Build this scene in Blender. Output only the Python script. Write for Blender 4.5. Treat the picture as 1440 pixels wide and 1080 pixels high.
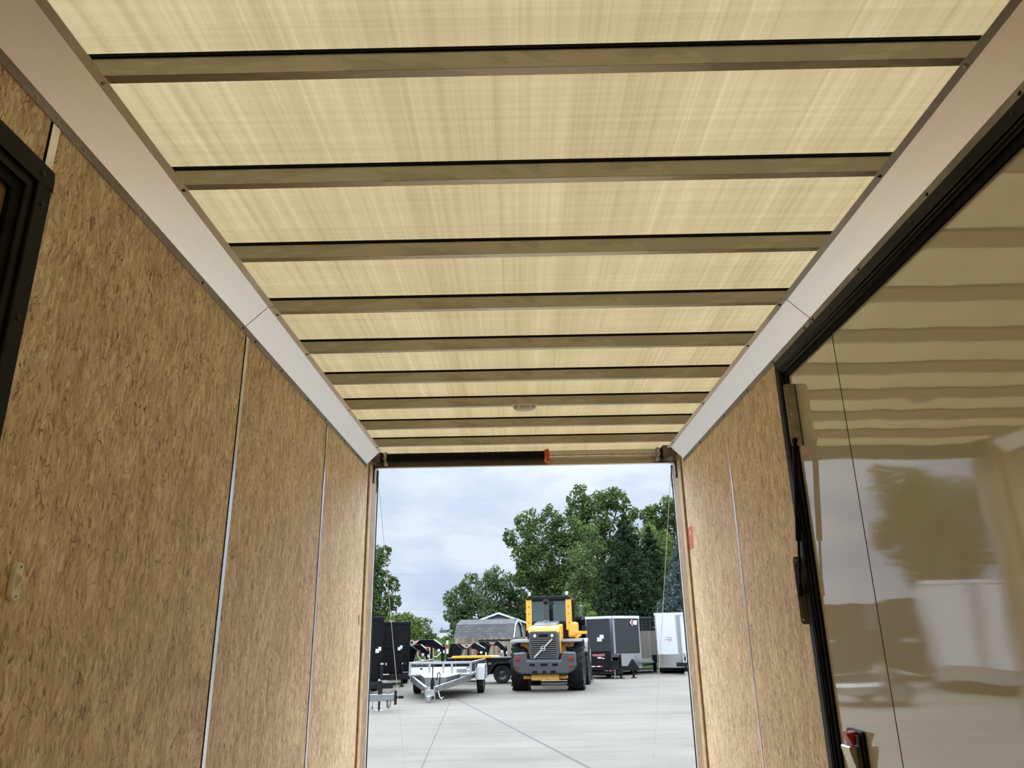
import bpy, bmesh, math, random
import numpy as np
from mathutils import Matrix, Vector

for _o in list(bpy.data.objects):
    bpy.data.objects.remove(_o)
SC = bpy.context.scene
COL = SC.collection

# ------------------------------------------------------------------ camera
cam_data = bpy.data.cameras.new('camera')
cam_data.sensor_width = 36.0
cam_data.lens = 1055.731 / 1440.0 * 36.0
cam_data.clip_start = 0.05
cam_data.clip_end = 1500
cam = bpy.data.objects.new('camera', cam_data)
COL.objects.link(cam)
_r = Vector((0.999807, 0.010884, -0.016386)); _u = Vector((0.019012, -0.320881, 0.946929)); _w = Vector((-0.005049, 0.947057, 0.321026))
_m = Matrix(((_r.x, _u.x, -_w.x), (_r.y, _u.y, -_w.y), (_r.z, _u.z, -_w.z))).to_4x4()
_m.translation = Vector((0, 0, 1.65))
cam.matrix_world = _m
SC.camera = cam

# ------------------------------------------------------------------ colour management
SC.view_settings.view_transform = 'Standard'
SC.view_settings.look = 'None'
SC.view_settings.gamma = 1.0
SC.view_settings.use_curve_mapping = False
SC.view_settings.exposure = 0.3

# ------------------------------------------------------------------ sky: overcast, clouds, with added brightness above the view to fill the interior
class NT:
    """small helper to write node trees"""
    def __init__(self, tree):
        self.t = tree; self.t.nodes.clear()
    def n(self, kind, **kw):
        nd = self.t.nodes.new(kind)
        for k, v in kw.items():
            if k.startswith('i_'):
                key = k[2:]
                key = int(key) if key.isdigit() else key.replace('_', ' ')
                self.put(nd.inputs[key], v)
            else:
                setattr(nd, k, v)
        return nd
    def put(self, sock, v):
        if isinstance(v, bpy.types.NodeSocket): self.t.links.new(v, sock)
        elif isinstance(v, bpy.types.Node): self.t.links.new(v.outputs[0], sock)
        else:
            try: sock.default_value = v
            except Exception: sock.default_value = (*v, 1.0)
    def math(self, op, a, b=0.0, clamp=False):
        nd = self.t.nodes.new('ShaderNodeMath'); nd.operation = op; nd.use_clamp = clamp
        self.put(nd.inputs[0], a); self.put(nd.inputs[1], b)
        return nd.outputs[0]
    def mix(self, f, a, b, blend='MIX'):
        nd = self.t.nodes.new('ShaderNodeMix'); nd.data_type = 'RGBA'; nd.blend_type = blend
        self.put(nd.inputs[0], f); self.put(nd.inputs[6], a); self.put(nd.inputs[7], b)
        return nd.outputs[2]
    def ramp(self, f, stops, interp='LINEAR'):
        nd = self.t.nodes.new('ShaderNodeValToRGB'); nd.color_ramp.interpolation = interp
        e = nd.color_ramp.elements
        while len(e) < len(stops): e.new(0.5)
        for el, (p, c) in zip(e, stops):
            el.position = p; el.color = (*c, 1) if len(c) == 3 else c
        self.put(nd.inputs[0], f)
        return nd.outputs[0]
    def noise(self, vec, scale, detail=3.0, rough=0.5, dist=0.0):
        nd = self.n('ShaderNodeTexNoise', i_Vector=vec, i_Scale=scale, i_Detail=detail, i_Roughness=rough, i_Distortion=dist)
        return nd
    def mapping(self, vec, loc=(0,0,0), rot=(0,0,0), scale=(1,1,1)):
        nd = self.n('ShaderNodeMapping', i_Vector=vec)
        nd.inputs['Location'].default_value = loc; nd.inputs['Rotation'].default_value = rot; nd.inputs['Scale'].default_value = scale
        return nd.outputs[0]

world = bpy.data.worlds.new('sky'); SC.world = world; world.use_nodes = True
W = NT(world.node_tree)
_tc = W.n('ShaderNodeTexCoord')
_dir = _tc.outputs['Generated']
_sep = W.n('ShaderNodeSeparateXYZ', i_Vector=_dir)
_z = W.math('MAXIMUM', _sep.outputs[2], 0.0)
_stretch = W.mapping(_dir, loc=(0.35, 0.1, 0.22), scale=(1.0, 1.0, 2.6))
_n1 = W.noise(_stretch, 4.2, 4.0, 0.5, 0.25).outputs[0]
_n2 = W.noise(_stretch, 11.0, 4.0, 0.55, 0.2).outputs[0]
_cl = W.math('ADD', W.math('MULTIPLY', _n1, 0.75), W.math('MULTIPLY', _n2, 0.25))
_base = W.ramp(_cl, [(0.38, (0.36, 0.435, 0.60)), (0.47, (0.455, 0.54, 0.70)), (0.54, (0.545, 0.635, 0.77)), (0.62, (0.72, 0.78, 0.85))])
_low = W.ramp(_z, [(0.0, (0.53, 0.64, 0.76)), (0.06, (0.46, 0.56, 0.73)), (0.15, (0.52, 0.61, 0.76)), (0.2, (0.66, 0.75, 0.86)), (0.30, (0.80, 0.89, 0.98))])
_c = W.mix(0.35, _base, _low)
_zen = W.ramp(_z, [(0.0, (1.0, 1.0, 1.0)), (0.20, (1.0, 1.0, 1.0)), (0.225, (1.1, 1.1, 1.08)), (0.30, (3.8, 3.7, 3.5)), (0.5, (5.1, 5.0, 4.7)), (1.0, (5.0, 4.8, 4.5))])  # steep gain added just above the visible sky, filling the trailer interior
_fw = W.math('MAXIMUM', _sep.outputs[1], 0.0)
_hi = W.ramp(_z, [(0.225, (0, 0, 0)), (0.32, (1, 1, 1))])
_bo = W.math('ADD', 1.0, W.math('MULTIPLY', W.math('MULTIPLY', _fw, _hi), 0.7))  # forward boost added to throw more light on the rear walls
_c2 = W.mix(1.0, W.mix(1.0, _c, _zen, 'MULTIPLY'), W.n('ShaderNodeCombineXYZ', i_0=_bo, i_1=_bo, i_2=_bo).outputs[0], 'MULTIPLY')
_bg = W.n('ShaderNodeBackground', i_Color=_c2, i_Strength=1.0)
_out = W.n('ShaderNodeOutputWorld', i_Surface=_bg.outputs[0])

# ------------------------------------------------------------------ materials
MATS = {}
def new_mat(name):
    m = bpy.data.materials.new(name); m.use_nodes = True
    MATS[name] = m
    return m, NT(m.node_tree)
def principled(T, **kw):
    p = T.n('ShaderNodeBsdfPrincipled')
    for k, v in kw.items(): T.put(p.inputs[k.replace('_', ' ')], v)
    o = T.n('ShaderNodeOutputMaterial', i_Surface=p.outputs[0])
    return p, o
def plain(name, col, rough=0.5, metal=0.0, var=0.08, nscale=8.0, spec=0.5):
    m, T = new_mat(name)
    tc = T.n('ShaderNodeTexCoord')
    nz = T.noise(tc.outputs['Object'], nscale, 4.0, 0.6).outputs[0]
    dark = tuple(c * (1 - var * 2) for c in col); lite = tuple(min(1, c * (1 + var)) for c in col)
    c = T.ramp(nz, [(0.3, dark), (0.7, lite)])
    p, o = principled(T, Base_Color=c, Roughness=rough, Metallic=metal)
    p.inputs['Specular IOR Level'].default_value = spec
    return m

def osb(name, seed):
    m, T = new_mat(name)
    tc = T.n('ShaderNodeTexCoord')
    obj = T.mapping(tc.outputs['Object'], loc=(seed * 3.1, seed * 7.7, seed * 2.3))
    wob = T.noise(obj, 9.0, 3.0, 0.6)
    wv = T.n('ShaderNodeVectorMath', operation='MULTIPLY_ADD'); T.put(wv.inputs[0], wob.outputs['Color']); wv.inputs[1].default_value = (0.05,) * 3; T.put(wv.inputs[2], obj)
    def strands(rot, sy, sz):
        v = T.mapping(wv.outputs[0], rot=(rot, 0, 0), scale=(1, sy, sz))
        vo = T.n('ShaderNodeTexVoronoi', i_Vector=v, i_Scale=1.0)
        vo.inputs['Randomness'].default_value = 1.0
        return vo
    a = strands(0.10, 120, 34); b = strands(0.62, 150, 42); c = strands(-0.55, 140, 40)
    sa = T.n('ShaderNodeSeparateColor', i_Color=a.outputs['Color']); sb = T.n('ShaderNodeSeparateColor', i_Color=b.outputs['Color']); sc = T.n('ShaderNodeSeparateColor', i_Color=c.outputs['Color'])
    mb = T.math('GREATER_THAN', sb.outputs[1], 0.70); mc = T.math('GREATER_THAN', sc.outputs[1], 0.74)
    val = T.mix(mb, sa.outputs[0], sb.outputs[0]); val = T.mix(mc, val, sc.outputs[0])
    large = strands(0.05, 42, 10); sl = T.n('ShaderNodeSeparateColor', i_Color=large.outputs['Color'])
    grain = T.noise(T.mapping(wv.outputs[0], scale=(1, 300, 40)), 1.0, 4.0, 0.7).outputs[0]
    big = T.noise(obj, 3.2, 4.0, 0.6).outputs[0]
    f = T.math('ADD', T.math('ADD', T.math('MULTIPLY', val, 0.20), T.math('MULTIPLY', sl.outputs[0], 0.12)), T.math('ADD', T.math('MULTIPLY', grain, 0.50), T.math('MULTIPLY', big, 0.18)))
    col = T.ramp(f, [(0.33, (0.40, 0.275, 0.155)), (0.44, (0.605, 0.45, 0.28)), (0.55, (0.735, 0.57, 0.37)), (0.67, (0.91, 0.765, 0.555))])
    fl = T.noise(T.mapping(wv.outputs[0], rot=(0.15, 0, 0), scale=(1, 95, 27)), 1.0, 4.0, 0.68).outputs[0]
    fl2 = T.noise(T.mapping(wv.outputs[0], rot=(-0.5, 0, 0), scale=(1, 75, 26)), 1.0, 4.0, 0.66).outputs[0]
    fl3 = T.noise(T.mapping(wv.outputs[0], rot=(0.9, 0, 0), scale=(1, 50, 22)), 1.0, 4.0, 0.66).outputs[0]
    fm = T.math('MAXIMUM', T.ramp(fl, [(0.585, (0, 0, 0)), (0.65, (1, 1, 1))]), T.math('MAXIMUM', T.ramp(fl2, [(0.62, (0, 0, 0)), (0.68, (1, 1, 1))]), T.ramp(fl3, [(0.66, (0, 0, 0)), (0.71, (1, 1, 1))])))
    patch = T.ramp(T.noise(obj, 7.0, 3.0, 0.6).outputs[0], [(0.38, (0.40, 0.40, 0.40)), (0.60, (1, 1, 1))])
    def cracks(rot, sy, sz, lo):
        vo = T.n('ShaderNodeTexVoronoi', feature='DISTANCE_TO_EDGE', i_Vector=T.mapping(wv.outputs[0], rot=(rot, 0, 0), scale=(1, sy, sz)), i_Scale=1.0)
        e = T.ramp(vo.outputs['Distance'], [(0.0, (1, 1, 1)), (0.045, (0, 0, 0))])
        gate = T.ramp(T.noise(T.mapping(obj, loc=(sy, 0, 0)), 16.0, 3.0, 0.6).outputs[0], [(lo, (0, 0, 0)), (lo + 0.07, (1, 1, 1))])
        return T.math('MULTIPLY', e, gate)
    ck = T.math('MAXIMUM', cracks(0.25, 46, 15, 0.54), cracks(-0.45, 58, 20, 0.56))
    fm = T.math('MAXIMUM', T.math('MULTIPLY', fm, patch), T.math('MULTIPLY', ck, 0.85))
    col = T.mix(fm, col, (0.17, 0.088, 0.036, 1))
    bump = T.n('ShaderNodeBump', i_Height=f, i_Strength=0.30, i_Distance=0.002)
    p, o = principled(T, Base_Color=col, Roughness=0.62)
    p.inputs['Specular IOR Level'].default_value = 0.35
    T.put(p.inputs['Normal'], bump.outputs[0])
    return m
OSB_L = osb('osb_left', 1.0); OSB_R = osb('osb_right', 2.7)

def translucent_roof():
    m, T = new_mat('translucent_fibreglass')
    tc = T.n('ShaderNodeTexCoord'); ob = tc.outputs['Object']
    lon = T.noise(T.mapping(ob, scale=(70, 0.35, 1)), 1.0, 6.0, 0.75).outputs[0]
    lonw = T.noise(T.mapping(ob, scale=(9, 0.25, 1)), 1.0, 3.0, 0.6).outputs[0]
    tra = T.noise(T.mapping(ob, scale=(0.5, 60, 1)), 1.0, 5.0, 0.7).outputs[0]
    soft = T.noise(ob, 3.0, 4.0, 0.6).outputs[0]
    f = T.math('ADD', T.math('ADD', T.math('MULTIPLY', lon, 0.40), T.math('MULTIPLY', lonw, 0.28)), T.math('ADD', T.math('MULTIPLY', tra, 0.22), T.math('MULTIPLY', soft, 0.10)))
    col = T.ramp(f, [(0.36, (0.124, 0.091, 0.044)), (0.46, (0.172, 0.128, 0.064)), (0.54, (0.199, 0.150, 0.079)), (0.64, (0.238, 0.184, 0.108))])
    # glue line beside each bow: an irregular band of resin
    sp = T.n('ShaderNodeSeparateXYZ', i_Vector=ob)
    edge = T.noise(T.mapping(ob, scale=(6, 6, 1)), 1.0, 4.0, 0.7).outputs[0]
    ph = T.math('MODULO', T.math('ADD', T.math('SUBTRACT', sp.outputs[1], 1.2927), T.math('ADD', 40.64 * 0.1 * 2, T.math('MULTIPLY', edge, 0.035))), 0.4064)
    band = T.math('GREATER_THAN', ph, 0.345)
    col = T.mix(T.math('MULTIPLY', band, 0.14), col, (0.135, 0.112, 0.058, 1))
    tr = T.n('ShaderNodeBsdfTranslucent', i_Color=col)
    df = T.n('ShaderNodeBsdfDiffuse', i_Color=(0.62, 0.54, 0.36, 1))
    mx = T.n('ShaderNodeMixShader', i_0=0.22); T.put(mx.inputs[1], tr.outputs[0]); T.put(mx.inputs[2], df.outputs[0])
    T.n('ShaderNodeOutputMaterial', i_Surface=mx.outputs[0])
    return m
ROOF = translucent_roof()

def brushed(name, col, rough, axis=(1, 200, 30), var=0.12, smudge=None):
    m, T = new_mat(name)
    tc = T.n('ShaderNodeTexCoord'); ob = tc.outputs['Object']
    nz = T.noise(T.mapping(ob, scale=axis), 1.0, 4.0, 0.6).outputs[0]
    c = T.ramp(nz, [(0.25, tuple(x * (1 - var) for x in col)), (0.75, tuple(min(1, x * (1 + var)) for x in col))])
    if smudge:
        sm = T.noise(T.mapping(ob, scale=(3.2, 14, 14)), 1.0, 5.0, 0.62, 0.6).outputs[0]
        mk = T.ramp(sm, [(0.50, (0, 0, 0)), (0.53, (1, 1, 1))])
        c = T.mix(T.math('MULTIPLY', mk, 0.55), c, (*smudge, 1))
    r = T.math('ADD', rough - 0.06, T.math('MULTIPLY', nz, 0.12))
    principled(T, Base_Color=c, Roughness=r, Metallic=1.0)
    return m
BOWM = brushed('galvanised_bow', (0.38, 0.34, 0.275), 0.40, (6, 120, 120), 0.10, (0.28, 0.25, 0.20))
COVE = brushed('satin_aluminium', (0.82, 0.80, 0.765), 0.34, (120, 0.6, 120), 0.03)
DULLAL = plain('dull_aluminium', (0.30, 0.275, 0.24), 0.42, 0.8, 0.1, 30)
STRIP = brushed('mill_aluminium', (0.80, 0.79, 0.77), 0.30, (60, 60, 1.5), 0.08)

def glossy_door():
    m, T = new_mat('glossy_door_skin')
    tc = T.n('ShaderNodeTexCoord'); ob = tc.outputs['Object']
    wave = T.noise(T.mapping(ob, scale=(1, 2.4, 5.0)), 1.0, 1.0, 0.4).outputs[0]
    bump = T.n('ShaderNodeBump', i_Height=wave, i_Strength=1.0, i_Distance=0.0011)
    wn = T.noise(T.mapping(ob, scale=(1, 2600, 60)), 1.0, 2.0, 0.6).outputs[0]
    off = T.n('ShaderNodeCombineXYZ'); T.put(off.inputs[1], T.math('MULTIPLY', T.math('SUBTRACT', wn, 0.5), 0.030))
    ad = T.n('ShaderNodeVectorMath', operation='ADD'); T.put(ad.inputs[0], bump.outputs[0]); T.put(ad.inputs[1], off.outputs[0])
    nm = T.n('ShaderNodeVectorMath', operation='NORMALIZE'); T.put(nm.inputs[0], ad.outputs[0])
    p, o = principled(T, Base_Color=(0.53, 0.485, 0.39, 1), Roughness=0.025, IOR=2.2)
    T.put(p.inputs['Normal'], nm.outputs[0])
    return m
DOOR = glossy_door()
BLACK = plain('black_powder_coat', (0.005, 0.005, 0.0045), 0.45, 0, 0.2, 20, 0.14)
RUBBER = plain('black_rubber', (0.005, 0.005, 0.005), 0.8, 0, 0.2, 30, 0.15)
GASKETW = plain('white_gasket', (0.72, 0.73, 0.76), 0.5)
SWITCH = plain('ivory_plastic', (0.80, 0.76, 0.64), 0.35, 0, 0.03)
SCREW = plain('zinc_screw', (0.42, 0.40, 0.36), 0.35, 1.0, 0.2, 80)
DKSCREW = plain('dark_screw', (0.03, 0.027, 0.022), 0.4, 0.6, 0.2, 80)
TANWOOD = plain('tan_timber', (0.52, 0.37, 0.20), 0.6, 0, 0.15, 14)
BROWNWOOD = plain('brown_timber', (0.30, 0.21, 0.115), 0.6, 0, 0.18, 14)
FLOORM = plain('floor_ply', (0.58, 0.45, 0.30), 0.6, 0, 0.15, 6)
FRONTM = plain('front_ply', (0.55, 0.40, 0.23), 0.6, 0, 0.15, 6)
SHELL = plain('outer_skin', (0.6, 0.6, 0.6), 0.4, 0.0)
DOORBROWN = plain('brown_door_skin', (0.26, 0.150, 0.06), 0.35, 0, 0.06, 3)
ORANGE = plain('orange_paint', (0.62, 0.10, 0.025), 0.45, 0, 0.25, 40)
RED = plain('red_plastic', (0.45, 0.015, 0.015), 0.35)
STICKER = plain('red_sticker', (0.62, 0.075, 0.045), 0.5, 0, 0.15, 60)
STICKY = plain('yellow_print', (0.75, 0.45, 0.05), 0.5)
CABLEM = plain('cable_sheath', (0.50, 0.46, 0.36), 0.5, 0, 0.1)
CHROME = plain('chrome', (0.75, 0.75, 0.74), 0.18, 1.0, 0.05)
DKSTEEL = plain('dark_steel', (0.12, 0.11, 0.095), 0.42, 0.9, 0.25, 30)
HEADERM = brushed('header_steel', (0.50, 0.45, 0.37), 0.40, (6, 120, 120), 0.10)

def lens_mat():
    m, T = new_mat('clear_lens')
    principled(T, Base_Color=(0.78, 0.74, 0.72, 1), Roughness=0.15, Transmission_Weight=0.45, IOR=1.49)
    return m
LENS = lens_mat()

# ------------------------------------------------------------------ mesh helpers
class MB:
    def __init__(self):
        self.v = []; self.f = []; self.M = None
    def _add(self, vs, fs):
        b = len(self.v)
        if self.M is not None: vs = [tuple(self.M @ Vector(p)) for p in vs]
        self.v += [tuple(p) for p in vs]
        self.f += [tuple(b + i for i in f) for f in fs]
        return self
    def box(self, x0, x1, y0, y1, z0, z1):
        vs = [(x, y, z) for z in (z0, z1) for y in (y0, y1) for x in (x0, x1)]
        return self._add(vs, [(0, 2, 3, 1), (4, 5, 7, 6), (0, 1, 5, 4), (2, 6, 7, 3), (0, 4, 6, 2), (1, 3, 7, 5)])
    def prism(self, poly, axis, a0, a1):
        """poly: outline in the two other axes (in x,y,z order), extruded along axis"""
        n = len(poly)
        def P(p, a):
            return {'x': (a, p[0], p[1]), 'y': (p[0], a, p[1]), 'z': (p[0], p[1], a)}[axis]
        vs = [P(p, a0) for p in poly] + [P(p, a1) for p in poly]
        fs = [tuple(range(n))[::-1], tuple(range(n, 2 * n))] + [(i, (i + 1) % n, n + (i + 1) % n, n + i) for i in range(n)]
        return self._add(vs, fs)
    def tube(self, p0, p1, r0, r1=None, n=12):
        p0, p1 = Vector(p0), Vector(p1); r1 = r0 if r1 is None else r1
        d = (p1 - p0).normalized(); a = d.orthogonal().normalized(); b = d.cross(a)
        vs = []
        for p, r in ((p0, r0), (p1, r1)):
            for i in range(n):
                t = 2 * math.pi * i / n
                vs.append(p + (a * math.cos(t) + b * math.sin(t)) * r)
        fs = [tuple(range(n))[::-1], tuple(range(n, 2 * n))] + [(i, (i + 1) % n, n + (i + 1) % n, n + i) for i in range(n)]
        return self._add(vs, fs)
    def path(self, pts, r, n=8):
        pts = [Vector(p) for p in pts]; vs = []; fs = []
        a = None
        for k, p in enumerate(pts):
            d = (pts[min(k + 1, len(pts) - 1)] - pts[max(k - 1, 0)]).normalized()
            a = d.orthogonal().normalized() if a is None else (a - d * a.dot(d)).normalized()
            b = d.cross(a)
            for i in range(n):
                t = 2 * math.pi * i / n
                vs.append(p + (a * math.cos(t) + b * math.sin(t)) * r)
        for k in range(len(pts) - 1):
            for i in range(n):
                fs.append((k * n + i, k * n + (i + 1) % n, (k + 1) * n + (i + 1) % n, (k + 1) * n + i))
        m = len(pts) - 1
        fs += [tuple(range(n))[::-1], tuple(range(m * n, m * n + n))]
        return self._add(vs, fs)
    def lathe(self, prof, c, n=32, axis='x'):
        """prof: (along axis, radius) pairs turned about axis through c"""
        vs = []; fs = []; m = len(prof)
        for i in range(n):
            t = 2 * math.pi * i / n; cs, sn = math.cos(t), math.sin(t)
            for h, r in prof:
                q = {'x': (h, r * cs, r * sn), 'y': (r * cs, h, r * sn), 'z': (r * cs, r * sn, h)}[axis]
                vs.append((c[0] + q[0], c[1] + q[1], c[2] + q[2]))
        for i in range(n):
            for k in range(m - 1):
                j = (i + 1) % n
                fs.append((i * m + k, j * m + k, j * m + k + 1, i * m + k + 1))
        return self._add(vs, fs)
    def sphere(self, c, r, n=12, sc=(1, 1, 1)):
        vs = []; fs = []; k = n // 2
        for i in range(k + 1):
            t = math.pi * i / k
            for j in range(n):
                s = 2 * math.pi * j / n
                vs.append((c[0] + r * sc[0] * math.sin(t) * math.cos(s), c[1] + r * sc[1] * math.sin(t) * math.sin(s), c[2] + r * sc[2] * math.cos(t)))
        for i in range(k):
            for j in range(n):
                fs.append((i * n + j, i * n + (j + 1) % n, (i + 1) * n + (j + 1) % n, (i + 1) * n + j))
        return self._add(vs, fs)
    def build(self, name, mat, parent=None, bevel=0.0, smooth=False, loc=None):
        me = bpy.data.meshes.new(name)
        me.from_pydata(self.v, [], self.f); me.validate()
        bm = bmesh.new(); bm.from_mesh(me)
        bmesh.ops.remove_doubles(bm, verts=bm.verts, dist=1e-6)
        bmesh.ops.recalc_face_normals(bm, faces=bm.faces)
        bm.to_mesh(me); bm.free()
        me.materials.append(mat)
        if smooth:
            me.polygons.foreach_set('use_smooth', [True] * len(me.polygons))
            me.set_sharp_from_angle(angle=math.radians(40))
        o = bpy.data.objects.new(name, me); COL.objects.link(o)
        if parent: o.parent = parent
        if loc: o.location = loc
        if bevel:
            b = o.modifiers.new('bevel', 'BEVEL'); b.width = bevel; b.segments = 2; b.limit_method = 'ANGLE'
        return o

def tag(o, label=None, cat=None, group=None, kind=None):
    if label: o['label'] = label
    if cat: o['category'] = cat
    if group: o['group'] = group
    if kind: o['kind'] = kind
    return o
def empty(name, loc, rz=0.0, label=None, cat=None, group=None):
    o = bpy.data.objects.new(name, None); COL.objects.link(o)
    o.empty_display_size = 0.1; o.location = loc; o.rotation_euler = (0, 0, rz)
    return tag(o, label, cat, group)
def struct(o, label, cat):
    return tag(o, label, cat, None, 'structure')

# ================================================================== TRAILER INTERIOR
FZ = 0.70                       # trailer floor above the yard
ZF = 2.797                      # underside of the bows / cove top flange
ZROOF = 2.853
XL, XLP, XWL = -0.863, -0.887, -0.9643
XR, XRP, XWR = 0.9635, 0.9874, 1.0618
ZL, ZB = 2.7215, 2.6955
Y0, YEND = -2.6, 5.05
YW = 4.76                       # end of the plywood

struct(MB().box(XWL - .04, XWR + .04, Y0, YEND, FZ - 0.08, FZ).build('floor', FLOORM), 'plywood trailer floor below the picture', 'floor')
rf = MB(); rf._add([(XWL - .03, Y0, ZROOF), (XWR + .03, Y0, ZROOF), (XWR + .03, 4.99, ZROOF), (XWL - .03, 4.99, ZROOF)], [(0, 1, 2, 3)])
ceil = struct(rf.build('ceiling', ROOF), 'translucent yellowish fibreglass roof sheet lit from above', 'ceiling')
struct(MB().box(XWL - .04, XWR + .04, Y0 - .04, Y0, FZ, ZROOF).build('wall_front', FRONTM), 'plywood front wall behind the camera', 'wall')

# left wall with the side-door hole (door reaches y = 1.248 .. , z up to 2.498)
DLY1, DLZ1, DLY0, DLZ0 = 1.305, 2.555, 0.28, 0.78
wl = MB()
wl.box(XWL - .012, XWL, DLY1, YW, FZ, ZROOF).box(XWL - .012, XWL, Y0, DLY0, FZ, ZROOF).box(XWL - .012, XWL, DLY0, DLY1, DLZ1, ZROOF).box(XWL - .012, XWL, DLY0, DLY1, FZ, DLZ0)
wall_left = struct(wl.build('wall_left', OSB_L), 'tan strand-board wall along the left side', 'wall')
shl = MB().box(XWL - .055, XWL - .035, Y0, YEND - .02, FZ - .08, ZROOF + .01).build('outer_skin', SHELL, wall_left)
# right wall with the big side door hole
DRY1, DRY0, DRZ1, DRZ0 = 2.835, -0.9, 2.635, 0.80
wr = MB()
wr.box(XWR, XWR + .012, DRY1, YW, FZ, ZROOF).box(XWR, XWR + .012, Y0, DRY0, FZ, ZROOF).box(XWR, XWR + .012, DRY0, DRY1, DRZ1, ZROOF).box(XWR, XWR + .012, DRY0, DRY1, FZ, DRZ0)
wall_right = struct(wr.build('wall_right', OSB_R), 'tan strand-board wall on the right behind the big side door', 'wall')
MB().box(XWR + .055, XWR + .075, Y0, YEND, FZ - .08, ZROOF + .01).build('outer_skin', SHELL, wall_right)

# screw heads on the strand board
for (y, z) in ((1.685, 1.926), (2.064, 1.486), (1.684, 1.516), (2.084, 1.913), (2.06, 2.30), (3.05, 1.93), (3.07, 1.50), (4.25, 1.93)):
    MB().tube((XWL - .001, y, z), (XWL + .0015, y, z), .0042, .0036, 10).build('screw', SCREW, wall_left)
for (y, z) in ((3.25, 1.93), (3.25, 2.30), (4.20, 1.90), (4.20, 1.50)):
    MB().tube((XWR + .001, y, z), (XWR - .0015, y, z), .0042, .0036, 10).build('screw', SCREW, wall_right)

# aluminium seam strips
k = 0
for side, ys in ((-1, ((1.322, 2.498), (2.499, FZ), (3.680, FZ))), (1, ((3.690, FZ),))):
    for y, zlo in ys:
        k += 1
        x0 = XWL if side < 0 else XWR
        zb = 2.512 if zlo > 2 else zlo
        m = MB().box(min(x0, x0 - side * .0025), max(x0, x0 - side * .0025), y - .012 if side < 0 else y - .008, y + .012 if side < 0 else y + .008, zb, ZB - .002)
        o = m.build('trim_%d' % k, STRIP)
        lab = ['short pale seam strip above the left door frame corner', 'aluminium seam strip nearest on the left wall', 'aluminium seam strip nearer the rear on the left wall', 'aluminium seam strip on the right wall'][k - 1]
        struct(o, lab, 'trim')
        g = MB().box(min(x0, x0 - side * .0012), max(x0, x0 - side * .0012), y - .0175 if side < 0 else y + .008, y - .012 if side < 0 else y + .0135, zb, ZB - .002)
        tag(g.build('seam_gap', RUBBER, o), 'dark joint beside the strip')

# cove trims: wall flange, slanted face, ceiling flange
def cove(side, ya, yb, n, label):
    xw, xp, xf = (XWL, XLP, XL) if side < 0 else (XWR, XRP, XR)
    s = 1 if side < 0 else -1
    t = 0.0022
    poly = [(xw + s * t * .4, ZB), (xw + s * t * .4, ZL), (xp, ZF), (xf, ZF), (xf, ZF + t), (xp - s * .001, ZF + t), (xw - s * .004, ZL + t * 1.4), (xw - s * .004, ZB)]
    poly = [(xw + s * .0025, ZB), (xw + s * .0025, ZL), (xp, ZF - .002), (xf, ZF - .002), (xf, ZF), (xp - s * .001, ZF), (xw - s * .0, ZL + .004), (xw, ZB)]
    o = struct(MB().prism(poly, 'y', ya, yb).build('trim_%d' % n, COVE), label, 'trim')
    x0 = xw + s * .0022
    tag(MB().box(min(x0, x0 + s * .0016), max(x0, x0 + s * .0016), ya + .001, yb - .001, ZB - .0005, ZL).build('wall_flange', DULLAL, o), 'dull grey flange screwed to the wall')
    return o
JL, JR = 2.464, 2.487
covers = [cove(-1, Y0, JL - .0022, 5, 'near length of satin aluminium cove along the left wall top'), cove(-1, JL + .0022, 4.70, 6, 'far length of satin aluminium cove along the left wall top'),
          cove(1, Y0, JR - .0022, 7, 'near length of satin aluminium cove along the right wall top'), cove(1, JR + .0022, 4.70, 8, 'far length of satin aluminium cove along the right wall top')]
# dark backing strip seen through the joint
for sgn, yj, par, xs in ((-1, JL, covers[0], (XWL, XLP, XL)), (1, JR, covers[2], (XWR, XRP, XR))):
    s = -sgn
    poly = [(xs[0] + s * .0004, ZB), (xs[0] + s * .0004, ZL), (xs[1], ZF + .0005), (xs[2], ZF + .0005), (xs[2], ZF + .002), (xs[1] - s * .001, ZF + .002), (xs[0] - s * .003, ZL + .006), (xs[0] - s * .003, ZB)]
    tag(MB().prism(poly, 'y', yj - .004, yj + .004).build('joint_backing', RUBBER, par), 'black joint between the cove lengths')
def dome_screw(m, c, nrm, r=.0055):
    c = Vector(c); n = Vector(nrm)
    m.tube(c, c + n * .002, r, r * .85, 10); m.tube(c + n * .002, c + n * .0035, r * .85, r * .35, 10)
for y in (0.95, 1.245, 1.421, 1.703, 2.084, 2.441, 2.572, 2.891, 3.291, 3.624, 4.05, 4.40):
    m = MB(); dome_screw(m, (XWL + .0038, y, 2.7055), (1, 0, 0)); m.build('screw', DKSCREW if y > 2 else SCREW, covers[0] if y < JL else covers[1], smooth=True)
for y in (0.95, 1.295, 1.67, 2.08, 2.462, 2.541, 2.90, 3.272, 3.683, 4.226):
    m = MB(); dome_screw(m, (XWR - .0038, y, 2.7055), (-1, 0, 0)); m.build('screw', DKSCREW, covers[2] if y < JR else covers[3], smooth=True)
for kk in range(-1, 9):
    y = 1.313 + .4064 * kk
    if kk in (2, 5, 7): continue
    m = MB(); dome_screw(m, (XL - .012, y, ZF - .002), (0, 0, -1)); m.build('screw', SCREW if kk < 1 else DKSCREW, covers[0] if y < JL else covers[1], smooth=True)
    m = MB(); dome_screw(m, (XR + .012, y, ZF - .002), (0, 0, -1)); m.build('screw', SCREW if kk < 1 else DKSCREW, covers[2] if y < JR else covers[3], smooth=True)

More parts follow.
